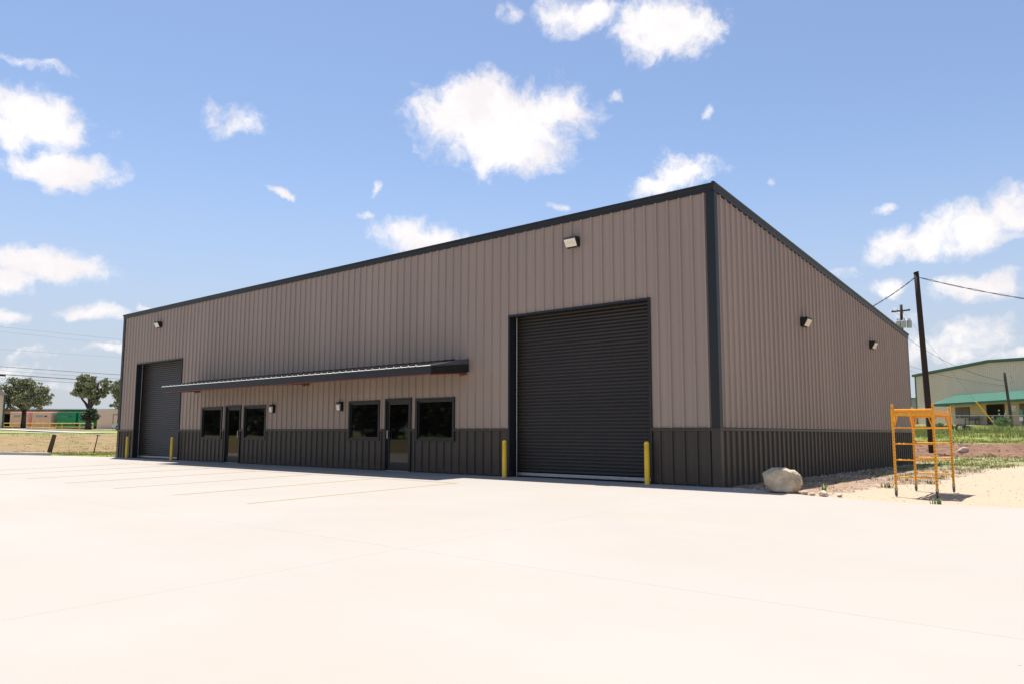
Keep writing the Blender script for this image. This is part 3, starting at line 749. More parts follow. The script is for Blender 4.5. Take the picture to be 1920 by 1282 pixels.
#PART2
# ------------------------------------------------------------------ boulder and stones by the side wall
def stone_mesh(name, sx, sy, sz, seed, m_, sub=4, rough_=0.18, flat=0.0, cuts=9):
    bm = bmesh.new(); bmesh.ops.create_icosphere(bm, subdivisions=sub, radius=1.0)
    sr = random.Random(seed)
    planes = []
    for _ in range(cuts):
        d = Vector((sr.gauss(0,1), sr.gauss(0,1), sr.gauss(0,0.8))).normalized(); planes.append((d, sr.uniform(0.62, 0.88)))
    for v in bm.verts:
        p = v.co.copy()
        for d, k in planes:
            e = p.dot(d)
            if e > k: p -= d*(e-k)*0.92
        n = mnoise.fractal(p*1.4 + Vector((seed, 0, 0)), 1.0, 2.0, 5)
        rd = abs(mnoise.fractal(p*3.2 + Vector((0, seed, 0)), 1.0, 2.0, 4))
        p *= 1 + rough_*n*0.6 - rough_*0.35*rd
        v.co = (p.x*sx, p.y*sy, p.z*sz)
    zmin = min(v.co.z for v in bm.verts)
    for v in bm.verts:
        if v.co.z < zmin*0.75: v.co.z = zmin*0.75 + (v.co.z-zmin*0.75)*0.2
    me = bpy.data.meshes.new(name); bm.to_mesh(me); bm.free()
    me.polygons.foreach_set('use_smooth', [True]*len(me.polygons)); me.materials.append(MATS[m_])
    return me
def boulder_mesh():
    """blocky limestone lump: hull of a few levels, then chipped and layered"""
    prof = [(300,340),(330,310),(480,255),(560,210),(700,200),(830,200),(960,255),(1060,250),(1110,310),(1150,380),(1175,470),(1165,560),(1130,610),(1105,700),(1060,745),(940,755),(800,748),(580,735),(450,700),(330,560),(310,450)]
    P = [((a-737)/437*0.365, (755-b)/560*0.49) for a, b in prof]
    bm = bmesh.new()
    for y, k, dz in ((-0.21, 0.74, 0.0), (-0.13, 0.93, 0.0), (0.02, 1.0, 0.0), (0.17, 0.92, 0.0), (0.26, 0.70, -0.02)):
        for x, z in P: bm.verts.new((x*k + 0.03*math.sin(7*z+y*9), y + 0.05*(x > 0.2)*(y < 0), 0.235 + (z-0.235)*(0.55+0.45*k) + dz))
    bmesh.ops.convex_hull(bm, input=bm.verts[:])
    bmesh.ops.delete(bm, geom=[v for v in bm.verts if not v.link_faces], context='VERTS')
    bmesh.ops.triangulate(bm, faces=bm.faces[:])
    for _ in range(4):
        lng = [e for e in bm.edges if e.calc_length() > 0.03]
        if not lng: break
        bmesh.ops.subdivide_edges(bm, edges=lng, cuts=1); bmesh.ops.triangulate(bm, faces=[f for f in bm.faces if len(f.verts) > 3])
    bm.normal_update()
    for v in bm.verts:
        p = v.co
        n1 = mnoise.fractal(p*5.0 + Vector((3, 0, 0)), 1.0, 2.0, 4)
        lay = mnoise.fractal(Vector((p.x*3, p.y*3, p.z*16 + p.x*9)), 1.0, 2.0, 3)
        chip = mnoise.fractal(p*18, 1.0, 2.0, 3)
        v.co = p + v.normal*(0.022*n1 - 0.012*abs(lay) + 0.006*chip + (0.014*chip if p.x > 0.2 else 0))
    bm.normal_update()
    me = bpy.data.meshes.new('boulder'); bm.to_mesh(me); bm.free()
    me.polygons.foreach_set('use_smooth', [True]*len(me.polygons)); me.materials.append(MATS['rock'])
    return me
bo = place('boulder', boulder_mesh(), None, (1.47, -0.42, -0.02), 0.32)
tag(bo, 'pale limestone boulder at the building corner, half in shadow', 'boulder')
for (x, y, s, sd, lab) in [(1.95, -0.52, 0.085, 2, 'small pale stone just right of the boulder'), (2.12, -0.60, 0.06, 3, 'tiny pale stone lying at the slab edge right of the boulder'),
                           (2.32, -0.62, 0.12, 4, 'largest pale stone at the slab edge beyond the boulder'), (2.62, -0.60, 0.075, 6, 'flat pale stone farthest right at the slab edge')]:
    tag(place('stone', stone_mesh('stone', s, s*0.75, s*0.55, sd, 'rock_small', 3), None, (x, y, h(x, y)+s*0.25), sd*1.3), lab, 'stone', 'pale stones at the slab edge')
tag(place('stone', stone_mesh('stone', 0.30, 0.25, 0.18, 9, 'rock_small', 3), None, (-0.35, 30.1, h(-0.35, 30.1)+0.10), 0.4), 'pale rock beside the foot of the leaning pole', 'stone')

# ------------------------------------------------------------------ rolling scaffold
SC = thing('rolling_scaffold', 'yellow rolling scaffold on four casters standing on the gravel', 'scaffold', (3.778, 0.83, 0.0), math.radians(1.6))
HWX, HLY = 0.335, 0.90
hole_vs = MB()
for sy in (-1, 1):
    for sx in (-1, 1):
        x, y = sx*HWX, sy*HLY
        gz = h(3.78+x, 0.83+y) - 0.0
        MB().bbox(x-0.020, x+0.020, y-0.020, y+0.020, 0.155, 1.69, 0.004).build('leg', 'scaffold_yellow', SC)
        hb = MB()
        for k in range(24):
            z = 0.24 + k*0.06
            hb.add([(x+0.009*math.cos(a), y-0.0206, z+0.009*math.sin(a)) for a in [i*math.pi/3 for i in range(6)]], [tuple(range(6))])
        tag(hb.build('pin_holes', 'hole_dark', SC), kind='stuff')
        c = MB().box(x-0.022, x-0.016, y-0.03, y+0.03, 0.05, 0.135).box(x+0.016, x+0.022, y-0.03, y+0.03, 0.05, 0.135).box(x-0.026, x+0.026, y-0.032, y+0.032, 0.135, 0.155)
        cs = c.build('caster_fork', 'caster_steel', SC)
        wv = MB(); n = 18
        wv.tube([(x-0.015, y, 0.062), (x-0.012, y, 0.062), (x+0.012, y, 0.062), (x+0.015, y, 0.062)], [0.057, 0.064, 0.064, 0.057], n)
        wv.build('wheel', 'caster_rubber', cs, smooth=False)
    for z in (0.36, 0.67, 0.965, 1.26):
        MB().tube([(-HWX+0.02, sy*HLY, z), (HWX-0.02, sy*HLY, z)], 0.014, 8).build('rung', 'scaffold_yellow', SC)
    MB().tube([(-HWX+0.02, sy*HLY, 1.585), (HWX-0.02, sy*HLY, 1.585)], 0.017, 8).build('rung', 'scaffold_yellow', SC)
for sx in (-1, 1):
    x = sx*(HWX-0.0)
    MB().bbox(x-0.016, x+0.016, -HLY+0.03, HLY-0.03, 1.50, 1.585, 0.004).build('side_rail', 'scaffold_yellow', SC)
    for sy in (-1, 1):
        yy = sy*(HLY-0.035)
        MB().bbox(x-0.025, x+0.025, sy*HLY-0.025, sy*HLY+0.025, 1.24, 1.60, 0.004).build('sleeve', 'scaffold_yellow', SC)
        MB().tube([(x, yy, 1.25), (x, yy-sy*0.20, 1.50)], 0.014, 8).build('brace', 'scaffold_yellow', SC)
# gusset bars in the end frames
for sy in (-1, 1):
    for sx in (-1, 1):
        MB().tube([(sx*(HWX-0.02), sy*HLY, 1.27), (sx*(HWX-0.085), sy*HLY, 1.50)], 0.012, 8).build('brace', 'scaffold_yellow', SC)
    MB().bbox(-HWX+0.024, HWX-0.024, sy*HLY-0.014, sy*HLY+0.014, 1.475, 1.535, 0.004).build('end_rail', 'scaffold_yellow', SC)
dk = MB()
bm = bmesh.new()
xs_ = [-0.30, -0.24, -0.19, 0.19, 0.24, 0.30]; ys_ = [-0.87, -0.62, -0.57, 0.57, 0.62, 0.87]
for i in range(5):
    for j in range(5):
        if (i, j) in ((1, 1), (3, 3), (3, 1)): continue      # hand holes
        dk.box(xs_[i], xs_[i+1], ys_[j], ys_[j+1], 1.585, 1.60)
dk.build('deck', 'scaffold_deck', SC)

# ------------------------------------------------------------------ blades of grass and weeds
def blade_mesh(name, spots, m_, hmin, hmax, w, lean=0.35, n_per=6, spread=0.12):
    k = len(spots)*n_per
    P = np.repeat(np.array(spots, float), n_per, 0)
    ang = nrs.uniform(0, 2*np.pi, k); rr = spread*np.sqrt(nrs.uniform(0, 1, k))
    P[:, 0] += rr*np.cos(ang); P[:, 1] += rr*np.sin(ang)
    hh = nrs.uniform(hmin, hmax, k); a2 = nrs.uniform(0, 2*np.pi, k); la = nrs.uniform(0, lean, k)*hh
    dx, dy = np.cos(a2), np.sin(a2); ww = w*nrs.uniform(0.6, 1.3, k)
    b0 = P + np.stack([-dy*ww, dx*ww, -0.02*np.ones(k)], -1); b1 = P + np.stack([dy*ww, -dx*ww, -0.02*np.ones(k)], -1)
    m0 = P + np.stack([dx*la*0.4-dy*ww*0.7, dy*la*0.4+dx*ww*0.7, hh*0.6], -1); m1 = P + np.stack([dx*la*0.4+dy*ww*0.7, dy*la*0.4-dx*ww*0.7, hh*0.6], -1)
    tp = P + np.stack([dx*la*1.3, dy*la*1.3, hh], -1)
    V = np.stack([b0, b1, m1, m0, tp], 1).reshape(-1, 3)
    i0 = np.arange(k)*5
    F = [(a, a+1, a+2, a+3) for a in i0] + [(a+3, a+2, a+4) for a in i0]
    me = bpy.data.meshes.new(name); me.from_pydata(V.tolist(), [], F); me.materials.append(MATS[m_]); me.update()
    return me
def scatter(n, x0, x1, y0, y1, keep):
    out = []
    while len(out) < n:
        x, y = rnd.uniform(x0, x1), rnd.uniform(y0, y1)
        if rnd.random() < keep(x, y): out.append((x, y, h(x, y)))
    return out
def nz2(x, y, s): return mnoise.fractal((x*s, y*s, 3.3), 1.0, 2.0, 3)
g = place('grass', blade_mesh('grass', scatter(5200, -13, 6, 38.5, 76, lambda x, y: 0.25 + 0.75*(nz2(x, y, 0.25) > 0.0)), 'grass_blade', 0.04, 0.16, 0.012, n_per=7, spread=0.35))
tag(g, 'rough green grass on the bank below the chain link fence', 'grass', kind='stuff')
g = place('tall_grass', blade_mesh('tall_grass', scatter(420, -10, 3, 44, 56, lambda x, y: 1.0*(nz2(x, y, 0.33) > 0.08)), 'tall_blade', 0.2, 0.62, 0.013, n_per=7, spread=0.35))
tag(g, 'taller weeds growing along the chain link fence', 'weeds', kind='stuff')
g = place('dry_grass', blade_mesh('dry_grass', scatter(700, -58, -39.5, -2, 14, lambda x, y: 1.0*(nz2(x, y, 0.3) > -0.15)), 'dry_blade', 0.02, 0.07, 0.012, n_per=7, spread=0.3))
tag(g, 'dry yellow grass on the slope left of the building', 'grass', kind='stuff')
g = place('lawn', blade_mesh('lawn', scatter(1300, -40.5, -30.5, -0.9, 9, lambda x, y: 1.0*(y > float(slab_back(x))+0.05)*(x > -40.5+1.5*nz2(x, y, 0.5)) ), 'grass_blade', 0.03, 0.09, 0.010, n_per=8, spread=0.25))
tag(g, 'green grass strip along the far end of the concrete pad', 'grass', kind='stuff')
def strip_keep(x, y):
    gx = float(np.interp(y, gb_y, gb_x)); return 1.0*(x < gx+0.25)*(nz2(x, y, 0.9) > 0.02)*(0.25 if x < 0.7 else 1.0)*(0.35 if y < 1.5 else 1)
g = place('weeds', blade_mesh('weeds', scatter(300, 0.25, 4.2, -0.4, 24, strip_keep), 'weed_blade', 0.03, 0.11, 0.006, lean=0.9, n_per=12, spread=0.10))
tag(g, 'sparse low weeds in the soil along the side wall', 'weeds', kind='stuff')
g = place('scrub_grass', blade_mesh('scrub_grass', scatter(600, -2, 9, 11, 28, lambda x, y: 1.0*(x > 0.3 or y > 18)*(nz2(x, y, 0.4) > 0.0)*(x < 3.4 or y > 20)), 'grass_blade', 0.03, 0.13, 0.010, lean=0.7, n_per=10, spread=0.25))
tag(g, 'scrubby grass on the ground behind the scaffold', 'grass', kind='stuff')
def plant(label, x, y, n, hh, sp, w=0.012):
    o = place('weed', blade_mesh('weed', [(0, 0, 0)], 'weed_blade', hh*0.5, hh, w, lean=0.9, n_per=n, spread=sp), None, (x, y, h(x, y)))
    return tag(o, label, 'weed')
plant('small green weed on the gravel in front of the scaffold', 4.30, -1.02, 34, 0.11, 0.09, 0.009)
plant('bright green weed with long arching leaves right of the boulder', 2.26, -0.38, 16, 0.26, 0.05, 0.016)
plant('low green weed under the scaffold on its left side', 2.72, 2.35, 30, 0.14, 0.14)

# loose gravel and clods along the side wall, and crumbs on the yard
def pebbles(name, label, n, x0, x1, y0, y1, s0, s1, m_, keep):
    tet = [(1,1,1),(-1,-1,1),(-1,1,-1),(1,-1,-1),(0,0,1.2),(0.9,-0.6,0.3)]
    mb = MB(); c = 0
    for (x, y, z) in scatter(n, x0, x1, y0, y1, keep):
        s = rnd.uniform(s0, s1); a = rnd.uniform(0, 6.28); ca, sa = math.cos(a)*s, math.sin(a)*s
        q = [(-1,-0.7,-.3),(0.9,-0.8,-.3),(1.1,0.7,-.3),(-0.8,0.9,-.3),(-0.5,-0.4,0.6),(0.5,-0.3,0.75),(0.4,0.45,0.6),(-0.4,0.5,0.5)]
        vs_ = [(x+px*ca-py*sa, y+px*sa+py*ca, z+pz*s+0.2*s) for px, py, pz in q]
        mb.add(vs_, [(0,1,5,4),(1,2,6,5),(2,3,7,6),(3,0,4,7),(4,5,6,7)])
    return tag(mb.build(name, m_), label, 'gravel', kind='stuff')
pebbles('gravel_stones', 'loose stones and clods in the soil along the side wall', 1500, 0.1, 3.2, -0.3, 16, 0.008, 0.035, 'rock_small', lambda x, y: 1.0*(x < float(np.interp(y, gb_y, gb_x))+0.2))
pebbles('gravel_crumbs', 'pale crushed stone scattered over the gravel yard', 700, 2.2, 9, -0.9, 12, 0.006, 0.018, 'rock_small', lambda x, y: 1.0*(x > float(np.interp(y, gb_y, gb_x))))
MATS['dirt_clod'] = mat('dirt_clod', (0.20, 0.115, 0.075), 0.95, var=0.25, vscale=3)
pebbles('dirt_clods', 'red clods on the bank of bare earth behind the scaffold', 260, -4, 7, 27, 38, 0.02, 0.08, 'dirt_clod', lambda x, y: 1.0)

# ------------------------------------------------------------------ utility poles and wires on the right
def pole(name, label, base, top, r0, r1, m_):
    t = thing(name, label, 'pole', base)
    d = Vector(top)-Vector(base)
    pts = [d*(k/8) + Vector((0, 0, -0.4 if k == 0 else 0)) for k in range(9)]
    MB().tube(pts, [r0+(r1-r0)*k/8 for k in range(9)], 14).build('shaft', m_, t, smooth=True)
    return t, d
P1, P1d = pole('utility_pole', 'tall dark wooden pole leaning left behind the scaffold', (-1.5, 28.7, 0.05), (-1.76, 28.6, 9.63), 0.165, 0.125, 'pole_wood')
MB().box(-0.40, -0.16, -0.18, -0.12, 9.28, 9.34).build('wire_clamp', 'galvanised', P1)
MB().tube([(-0.26,-0.1,9.60),(-0.27,-0.1,9.64)], 0.14, 12).build('cap', 'pole_wood', P1)
def sag(a, b, s, n=18):
    a, b = Vector(a), Vector(b)
    return [a.lerp(b, k/n) - Vector((0, 0, s*4*(k/n)*(1-k/n))) for k in range(n+1)]
def wire(label, a, b, s, r=0.02, m_='wire_black', twist=None):
    mb = MB(); pts = sag(a, b, s)
    if twist:
        for ph in (0, math.pi):
            mb.tube([p + Vector((0, math.cos(ph+k*1.9)*twist*0.3, math.sin(ph+k*1.9)*twist)) for k, p in enumerate(sag(a, b, s, 44))], r, 5)
    else: mb.tube(pts, r, 5)
    return tag(mb.build('wire', m_), label, 'wire')
wire('twisted service cable from the leaning pole down to the metal building roof', (-1.80, 28.55, 9.42), (-6.2, 17.3, 5.3), 0.75, 0.014, twist=0.035)
wire('twisted service cable sagging from the leaning pole out to the right', (-1.70, 28.65, 9.42), (24.0, 44.0, 9.6), 2.35, 0.014, twist=0.035)
TP, _ = pole('transformer_pole', 'far wooden pole carrying three grey transformers behind the building', (-11.2, 66.9, 1.6), (-10.83, 66.2, 13.9), 0.17, 0.13, 'pole_wood')
ctr = Vector((0.35, -0.68, 11.92))
MB().box(-0.55, 1.15, -0.74, -0.62, 11.62, 11.76).build('crossarm', 'grey_wood', TP)
for i, (ox, oy) in enumerate(((-0.23, -0.30), (0.28, -0.36), (0.72, 0.05))):
    tb = MB().lathe([(0.0, 9.95), (0.22, 9.95), (0.235, 9.99), (0.235, 10.62), (0.20, 10.68), (0.0, 10.70)], 14, (ctr.x+ox*0.95-0.04, ctr.y+oy)).build('transformer', 'transformer_grey', TP, smooth=False)
    for s in (-0.08, 0.08):
        MB().lathe([(0.03, 10.68), (0.045, 10.72), (0.03, 10.77), (0.045, 10.82), (0.02, 10.92), (0.0, 10.93)], 8, (ctr.x+ox*0.95-0.04+s, ctr.y+oy)).build('bushing', 'ceramic_dark', tb)
for x in (-0.45, 0.0, 1.05):
    MB().lathe([(0.03, 11.76), (0.055, 11.80), (0.03, 11.84), (0.05, 11.89), (0.0, 11.94)], 8, (x, -0.68)).build('insulator', 'transformer_grey', TP)
for x in (-0.25, 0.65):
    MB().tube([(x, -0.74, 11.62), (0.33, -0.72, 11.15)], 0.02, 6).build('brace', 'galvanised', TP)
MPt = (-3.80, 77.3, 7.5)
MP, _ = pole('meter_pole', 'short grey wooden pole leaning left before the green-roofed building', (-2.60, 69.42, 1.75), (-2.86, 68.7, 6.98), 0.14, 0.11, 'grey_wood')
MB().bbox(0.10, 0.42, -0.55, -0.30, 1.55, 2.05, 0.02).build('meter_box', 'transformer_grey', MP)
MB().tube([(0.05,-0.35,4.1),(0.30,-0.45,4.3),(0.28,-0.45,4.75),(0.12,-0.55,4.9)], 0.04, 8).build('weatherhead', 'galvanised', MP)
MB().tube([(-0.75,-0.3,0.2),(-0.35,-0.4,1.7)], 0.045, 8).build('support_pipe', 'transformer_grey', MP)
wire('dark cable drooping from the transformer pole to the meter pole', (-10.9, 66.1, 11.0), (-2.86, 68.75, 6.15), 0.75, 0.016)
wire('lower thin cable from behind the building to the meter pole', (-12.6, 62.0, 8.9), (-2.84, 68.8, 5.72), 0.5, 0.012)
wire('faint thin cable below the others reaching the meter pole', (-12.8, 61.0, 8.4), (-2.82, 68.8, 5.6), 0.5, 0.007, 'wire_grey')
wire('guy wire running down from the transformer pole to the yellow guard', (-10.86, 66.25, 13.4), (-4.16, 72.1, 1.85), 0.0, 0.010, 'wire_grey')
GG = Vector((-4.16, 72.1, 1.85)); GT = Vector((-10.86, 66.25, 13.4)); gd = (GT-GG).normalized()
tag(MB().tube([GG+gd*0.05, GG+gd*3.2], 0.06, 10).build('guy_guard', 'guard_yellow'), 'slanting yellow guy wire guard in front of the dark doorway', 'guy guard')

# ------------------------------------------------------------------ building with the green roof
GB = thing('green_roofed_building', 'beige metal building with green trim and long green canopy', 'building', (-14.63, 88.75, 2.35), math.radians(-44.1))
def ribbed(x0, x1, z0f, z1f, m_, pitch=0.61, hgt=0.03):
    mb = MB(); xs_ = []
    x = x0
    prs = []
    while x < x1-0.001:
        xe = min(x+pitch, x1)
        prs += [(x, 0), (min(x+0.45*pitch, xe), 0), (min(x+0.5*pitch, xe), hgt), (min(x+0.62*pitch, xe), hgt), (min(x+0.67*pitch, xe), 0)]
        x = xe
    prs.append((x1, 0))
    vs_ = []
    for a, o in prs: vs_ += [(a, -o, z0f(a)), (a, -o, z1f(a))]
    mb.add(vs_, [(2*k, 2*k+2, 2*k+3, 2*k+1) for k in range(len(prs)-1)])
    return mb
GW = 25.5
rz = lambda a: 5.90 + 0.60*(1-abs(a-GW/2)/(GW/2))
gx = 0.0
while gx < 19.0:                                            # wall sheets, one by one
    ribbed(gx, gx+0.915, lambda a: -0.4, rz, 'beige_siding', 0.305).build('wall_panel', 'beige_siding', GB); gx += 0.915
ribbed(gx, GW, lambda a: -0.4, rz, 'beige_siding').build('wall_panel', 'beige_siding', GB)
MB().box(-0.0, 0.03, 0, 22, -0.4, 5.9).build('end_wall', 'beige_siding', GB)
MB().add([(-0.3,-0.25,5.93),(GW/2,-0.25,6.53),(GW/2,22,6.53),(-0.3,22,5.93),(-0.3,-0.25,6.2),(GW/2,-0.25,6.8),(GW/2,22,6.8),(-0.3,22,6.2)],
         [(0,1,2,3),(4,5,6,7),(0,1,5,4),(1,2,6,5),(2,3,7,6),(3,0,4,7)]).build('roof_edge', 'green_trim', GB)
MB().add([(GW/2,-0.25,6.53),(GW+0.3,-0.25,5.93),(GW+0.3,22,5.93),(GW/2,22,6.53),(GW/2,-0.25,6.8),(GW+0.3,-0.25,6.2),(GW+0.3,22,6.2),(GW/2,22,6.8)],
         [(0,1,2,3),(4,5,6,7),(0,1,5,4),(1,2,6,5),(2,3,7,6),(3,0,4,7)]).build('roof_edge', 'green_trim', GB)
MB().box(-0.06, 0.14, -0.06, 0.0, -0.4, 5.93).build('corner_trim', 'green_trim', GB)
MB().box(13.9, 18.0, 4.0, 8.0, 6.7, 7.35).build('roof_vent', 'beige_siding', GB)
CX0, CX1, CP = 6.1, 25.0, 2.25
cn = MB().add([(CX0,-CP,2.28),(CX1,-CP,2.28),(CX1,-0.035,3.28),(CX0+1.0,-0.035,3.28)], [(0,1,2,3)]).build('canopy', 'green_roof', GB)
MB().add([(CX0,-CP,2.28),(CX0+1.0,-0.035,3.28),(CX0,-0.035,2.28)], [(0,1,2)]).build('hip_end', 'green_roof', cn)
for k in range(44):
    x = CX0+1.05+k*0.42
    MB().add([(x-0.03,-CP,2.285),(x+0.03,-CP,2.285),(x+0.03,-0.036,3.285),(x-0.03,-0.036,3.285),(x,-CP,2.32),(x,-0.036,3.32)], [(0,4,5,3),(4,1,2,5),(0,1,4)]).build('seam', 'green_roof', cn)
MB().box(CX0-0.02, CX1, -CP-0.04, -CP, 2.02, 2.27).build('canopy_fascia', 'green_trim', cn)
MB().box(CX0-0.02, CX0+0.02, -CP, -0.04, 2.02, 2.27).build('canopy_fascia', 'green_trim', cn)
MB().box(CX0+0.05, CX1, -CP+0.02, -0.05, 2.18, 2.20).build('soffit', 'beige_siding_warm', cn)
MB().box(CX0+0.3, CX1, -0.045, -0.032, -0.3, 2.02).build('porch_wall', 'beige_siding_warm', GB)
wn_ = MB().box(7.0, 9.35, -0.075, -0.046, 0.62, 1.86).build('window', 'dark_bronze', GB)
for a in (7.06, 8.22): MB().box(a, a+1.07, -0.085, -0.076, 0.68, 1.80).build('pane', 'window_brown', wn_)
dr = MB().box(12.0, 14.5, -0.07, -0.046, -0.2, 1.95).build('doorway', 'black_void', GB)
MB().box(11.92, 12.0, -0.09, -0.046, -0.2, 2.02).box(14.5, 14.58, -0.09, -0.046, -0.2, 2.02).box(12.0, 14.5, -0.09, -0.046, 1.95, 2.02).build('door_frame', 'window_brown', dr)
for (a, b) in ((13.75, 1.25), (13.75, 0.85), (12.7, 0.55)):
    MB().box(a-0.12, a+0.12, -0.078, -0.0705, b, b+0.16).build('notice', 'sign_white', dr)
dr2 = MB().box(16.6, 18.2, -0.07, -0.046, -0.2, 1.95).build('doorway', 'window_brown', GB)
for a in (9.9, 13.3, 15.2):
    MB().bbox(a-0.10, a+0.10, -CP+0.1, -CP+0.3, 2.0, 2.175, 0.02).build('porch_lamp', 'shed_timber', GB)
# bench on the porch
def gpt(a, b): 
    r = math.radians(-44.1); return (-14.63 + a*math.cos(r) - b*math.sin(r), 88.75 + a*math.sin(r) + b*math.cos(r))
bx, by = gpt(10.55, -0.75)
BN = thing('bench', 'black bench on the porch between window and dark doorway', 'bench', (bx, by, h(bx, by)+0.02), math.radians(-44.1))
for s in (-0.78, 0.78):
    MB().box(s-0.03, s+0.03, -0.28, 0.28, 0.0, 0.06).box(s-0.03, s+0.03, -0.27, -0.21, 0.06, 0.62).box(s-0.03, s+0.03, 0.21, 0.27, 0.06, 0.88).box(s-0.03, s+0.03, -0.21, 0.21, 0.56, 0.62).build('leg', 'bench_black', BN)
for k in range(4): MB().box(-0.85, 0.85, -0.25+k*0.12, -0.16+k*0.12, 0.40, 0.43).build('seat_slat', 'bench_black', BN)
for k in range(4): MB().box(-0.85, 0.85, 0.20, 0.23, 0.46+k*0.105, 0.55+k*0.105).build('back_slat', 'bench_black', BN)
# roadside sign, tyres, bushes by the fence
sx_, sy_ = -1.68, 67.55
SG = thing('sign_post', 'small green and white sign on a post at the right edge', 'sign', (sx_, sy_, h(sx_, sy_)), 0.6)
MB().box(-0.03, 0.03, -0.02, 0.02, -0.2, 1.75).build('post', 'fence_galv', SG)
MB().box(-0.17, 0.17, -0.035, -0.022, 1.10, 1.72).build('panel', 'sign_green', SG)
MB().box(-0.15, 0.15, -0.035, -0.022, 0.72, 1.06).build('panel', 'sign_white', SG)
for i, (x, y, tl) in enumerate([(-5.5, 60.9, 1.35), (-4.95, 61.4, 0.4), (-5.15, 60.7, 1.5), (-9.1, 59.5, 1.2), (-7.4, 60.6, 1.4)]):
    t = thing('tyre', ['old dark tyre at the left of the heap behind the fence', 'old tyre lying flat in the heap behind the fence', 'old tyre at the right of the heap behind the fence', 'lone old tyre left of the leaning pole', 'old tyre just right of the leaning pole'][i], 'tyre', (x, y, h(x, y)+0.30), i*0.7)
    mb = MB(); n = 18; mring = 8; vs_, fs_ = [], []
    for a in range(n):
        for b in range(mring):
            A_, B_ = 2*math.pi*a/n, 2*math.pi*b/mring
            q = Vector(((0.30+0.11*math.cos(B_))*math.cos(A_), (0.30+0.11*math.cos(B_))*math.sin(A_), 0.10*math.sin(B_)))
            q = Matrix.Rotation(tl, 3, 'X') @ q; vs_.append(q)
            fs_.append((a*mring+b, ((a+1) % n)*mring+b, ((a+1) % n)*mring+(b+1) % mring, a*mring+(b+1) % mring))
    mb.add(vs_, fs_).build('casing', 'tyre', t, smooth=True)
# chain link fence
FN = thing('chain_link_fence', 'galvanised chain link fence across the grassy bank', 'fence', (0, 0, 0))
f0, f1 = Vector((-12.5, 46.65, 0)), Vector((6.0, 62.2, 0))
nf_ = 9
pts = [f0.lerp(f1, k/nf_) for k in range(nf_+1)]
for p in pts:
    z = h(p.x, p.y)
    MB().tube([(p.x,p.y,z-0.3),(p.x,p.y,2.64)], 0.030, 8).build('post', 'fence_galv', FN)
MB().tube([(p.x, p.y, 2.635) for p in pts], 0.026, 8).build('top_rail', 'fence_galv', FN)
mesh_ = MB()
tot = (f1-f0).length; un = (f1-f0).normalized(); step = 0.16
for s in (-1, 1):
    k = -12
    while k*step < tot+2:
        a = k*step; zlo, zhi = 1.10, 2.62
        p0 = a; p1 = a + s*(zhi-zlo)
        def cl(p, z): return p
        if 0 <= p0 <= tot and 0 <= p1 <= tot:
            A_, B_ = f0+un*p0, f0+un*p1
            mesh_.tube([(A_.x,A_.y,zlo+0.0),(B_.x,B_.y,zhi)], 0.0028, 3, cap=False)
        k += 1
tag(mesh_.build('wire_mesh', 'fence_galv', FN), kind='stuff')

# ------------------------------------------------------------------ foliage
def leaf_cloud(name, centres, n, size, m_, flat=0.75):
    C_ = np.array([c[:3] for c in centres], float); R_ = np.array([c[3] for c in centres], float)
    w_ = R_**2; pick = nrs.choice(len(centres), n, p=w_/w_.sum())
    d = nrs.normal(size=(n, 3)); d /= np.linalg.norm(d, axis=1)[:, None]
    rad = R_[pick]*nrs.uniform(0.2, 1.0, n)**0.6*(1+0.22*nrs.normal(size=n))
    P = C_[pick] + d*rad[:, None]*np.array([1, 1, flat])
    a = nrs.normal(size=(n, 3)) + np.array([0, 0, 0.0]); a /= np.linalg.norm(a, axis=1)[:, None]
    b = np.cross(a, nrs.normal(size=(n, 3))); b /= np.linalg.norm(b, axis=1)[:, None]
    s = size*nrs.uniform(0.55, 1.3, n)[:, None]
    V = np.stack([P - a*s, P + b*s*0.45, P + a*s, P - b*s*0.45], 1).reshape(-1, 3)
    i0 = np.arange(n)*4
    me = bpy.data.meshes.new(name); me.from_pydata(V.tolist(), [], [(i, i+1, i+2, i+3) for i in i0]); me.materials.append(MATS[m_]); me.update()
    return me
def tree(label, base, trunk_h, blobs, n, size, seed, stubs=(), m_='oak_leaf', group='oak trees across the road', tr=0.34):
    """blobs: (x, y, z, r) crown clumps relative to the base"""
    t = thing('oak_tree', label, 'tree', base, 0, group)
    sr = random.Random(seed)
    mb = MB()
    fork = Vector((0, 0, trunk_h))
    mb.tube([(0,0,-0.3),(0.0,0,0.3),(0.03,0,trunk_h*0.6),fork], [tr*1.35, tr, tr*0.85, tr*0.8], 10)
    tk = mb.build('trunk', 'bark', t, smooth=True)
    for (x, y, z, r) in blobs:
        e = Vector((x, y, z))
        mid = fork.lerp(e, 0.5) + Vector((sr.uniform(-.3,.3), sr.uniform(-.3,.3), 0.15))
        MB().tube([fork-Vector((0,0,0.3)), fork.lerp(mid, 0.5), mid, e], [tr*0.55, tr*0.4, tr*0.27, 0.04], 7).build('limb', 'bark', tk, smooth=True)
    for st_ in stubs:
        MB().tube([fork, fork.lerp(Vector(st_), 0.6)+Vector((0.1,0,0)), st_], [tr*0.55, tr*0.45, tr*0.33], 7).build('limb', 'bark', tk, smooth=True)
    sub = []
    for (x, y, z, r) in blobs:
        r *= 1.12
        sub.append((x, y, z, r*0.85))
        for _ in range(12):
            d = Vector((sr.gauss(0,1), sr.gauss(0,1), sr.gauss(0,0.8))).normalized()*r*sr.uniform(0.55, 1.15)
            sub.append((x+d.x, y+d.y, z+d.z, r*sr.uniform(0.25, 0.45)))
    place('crown', leaf_cloud('crown', sub, n, size, m_), t)
    return t
U = (0.766, 0.643)           # along the far road, left to right
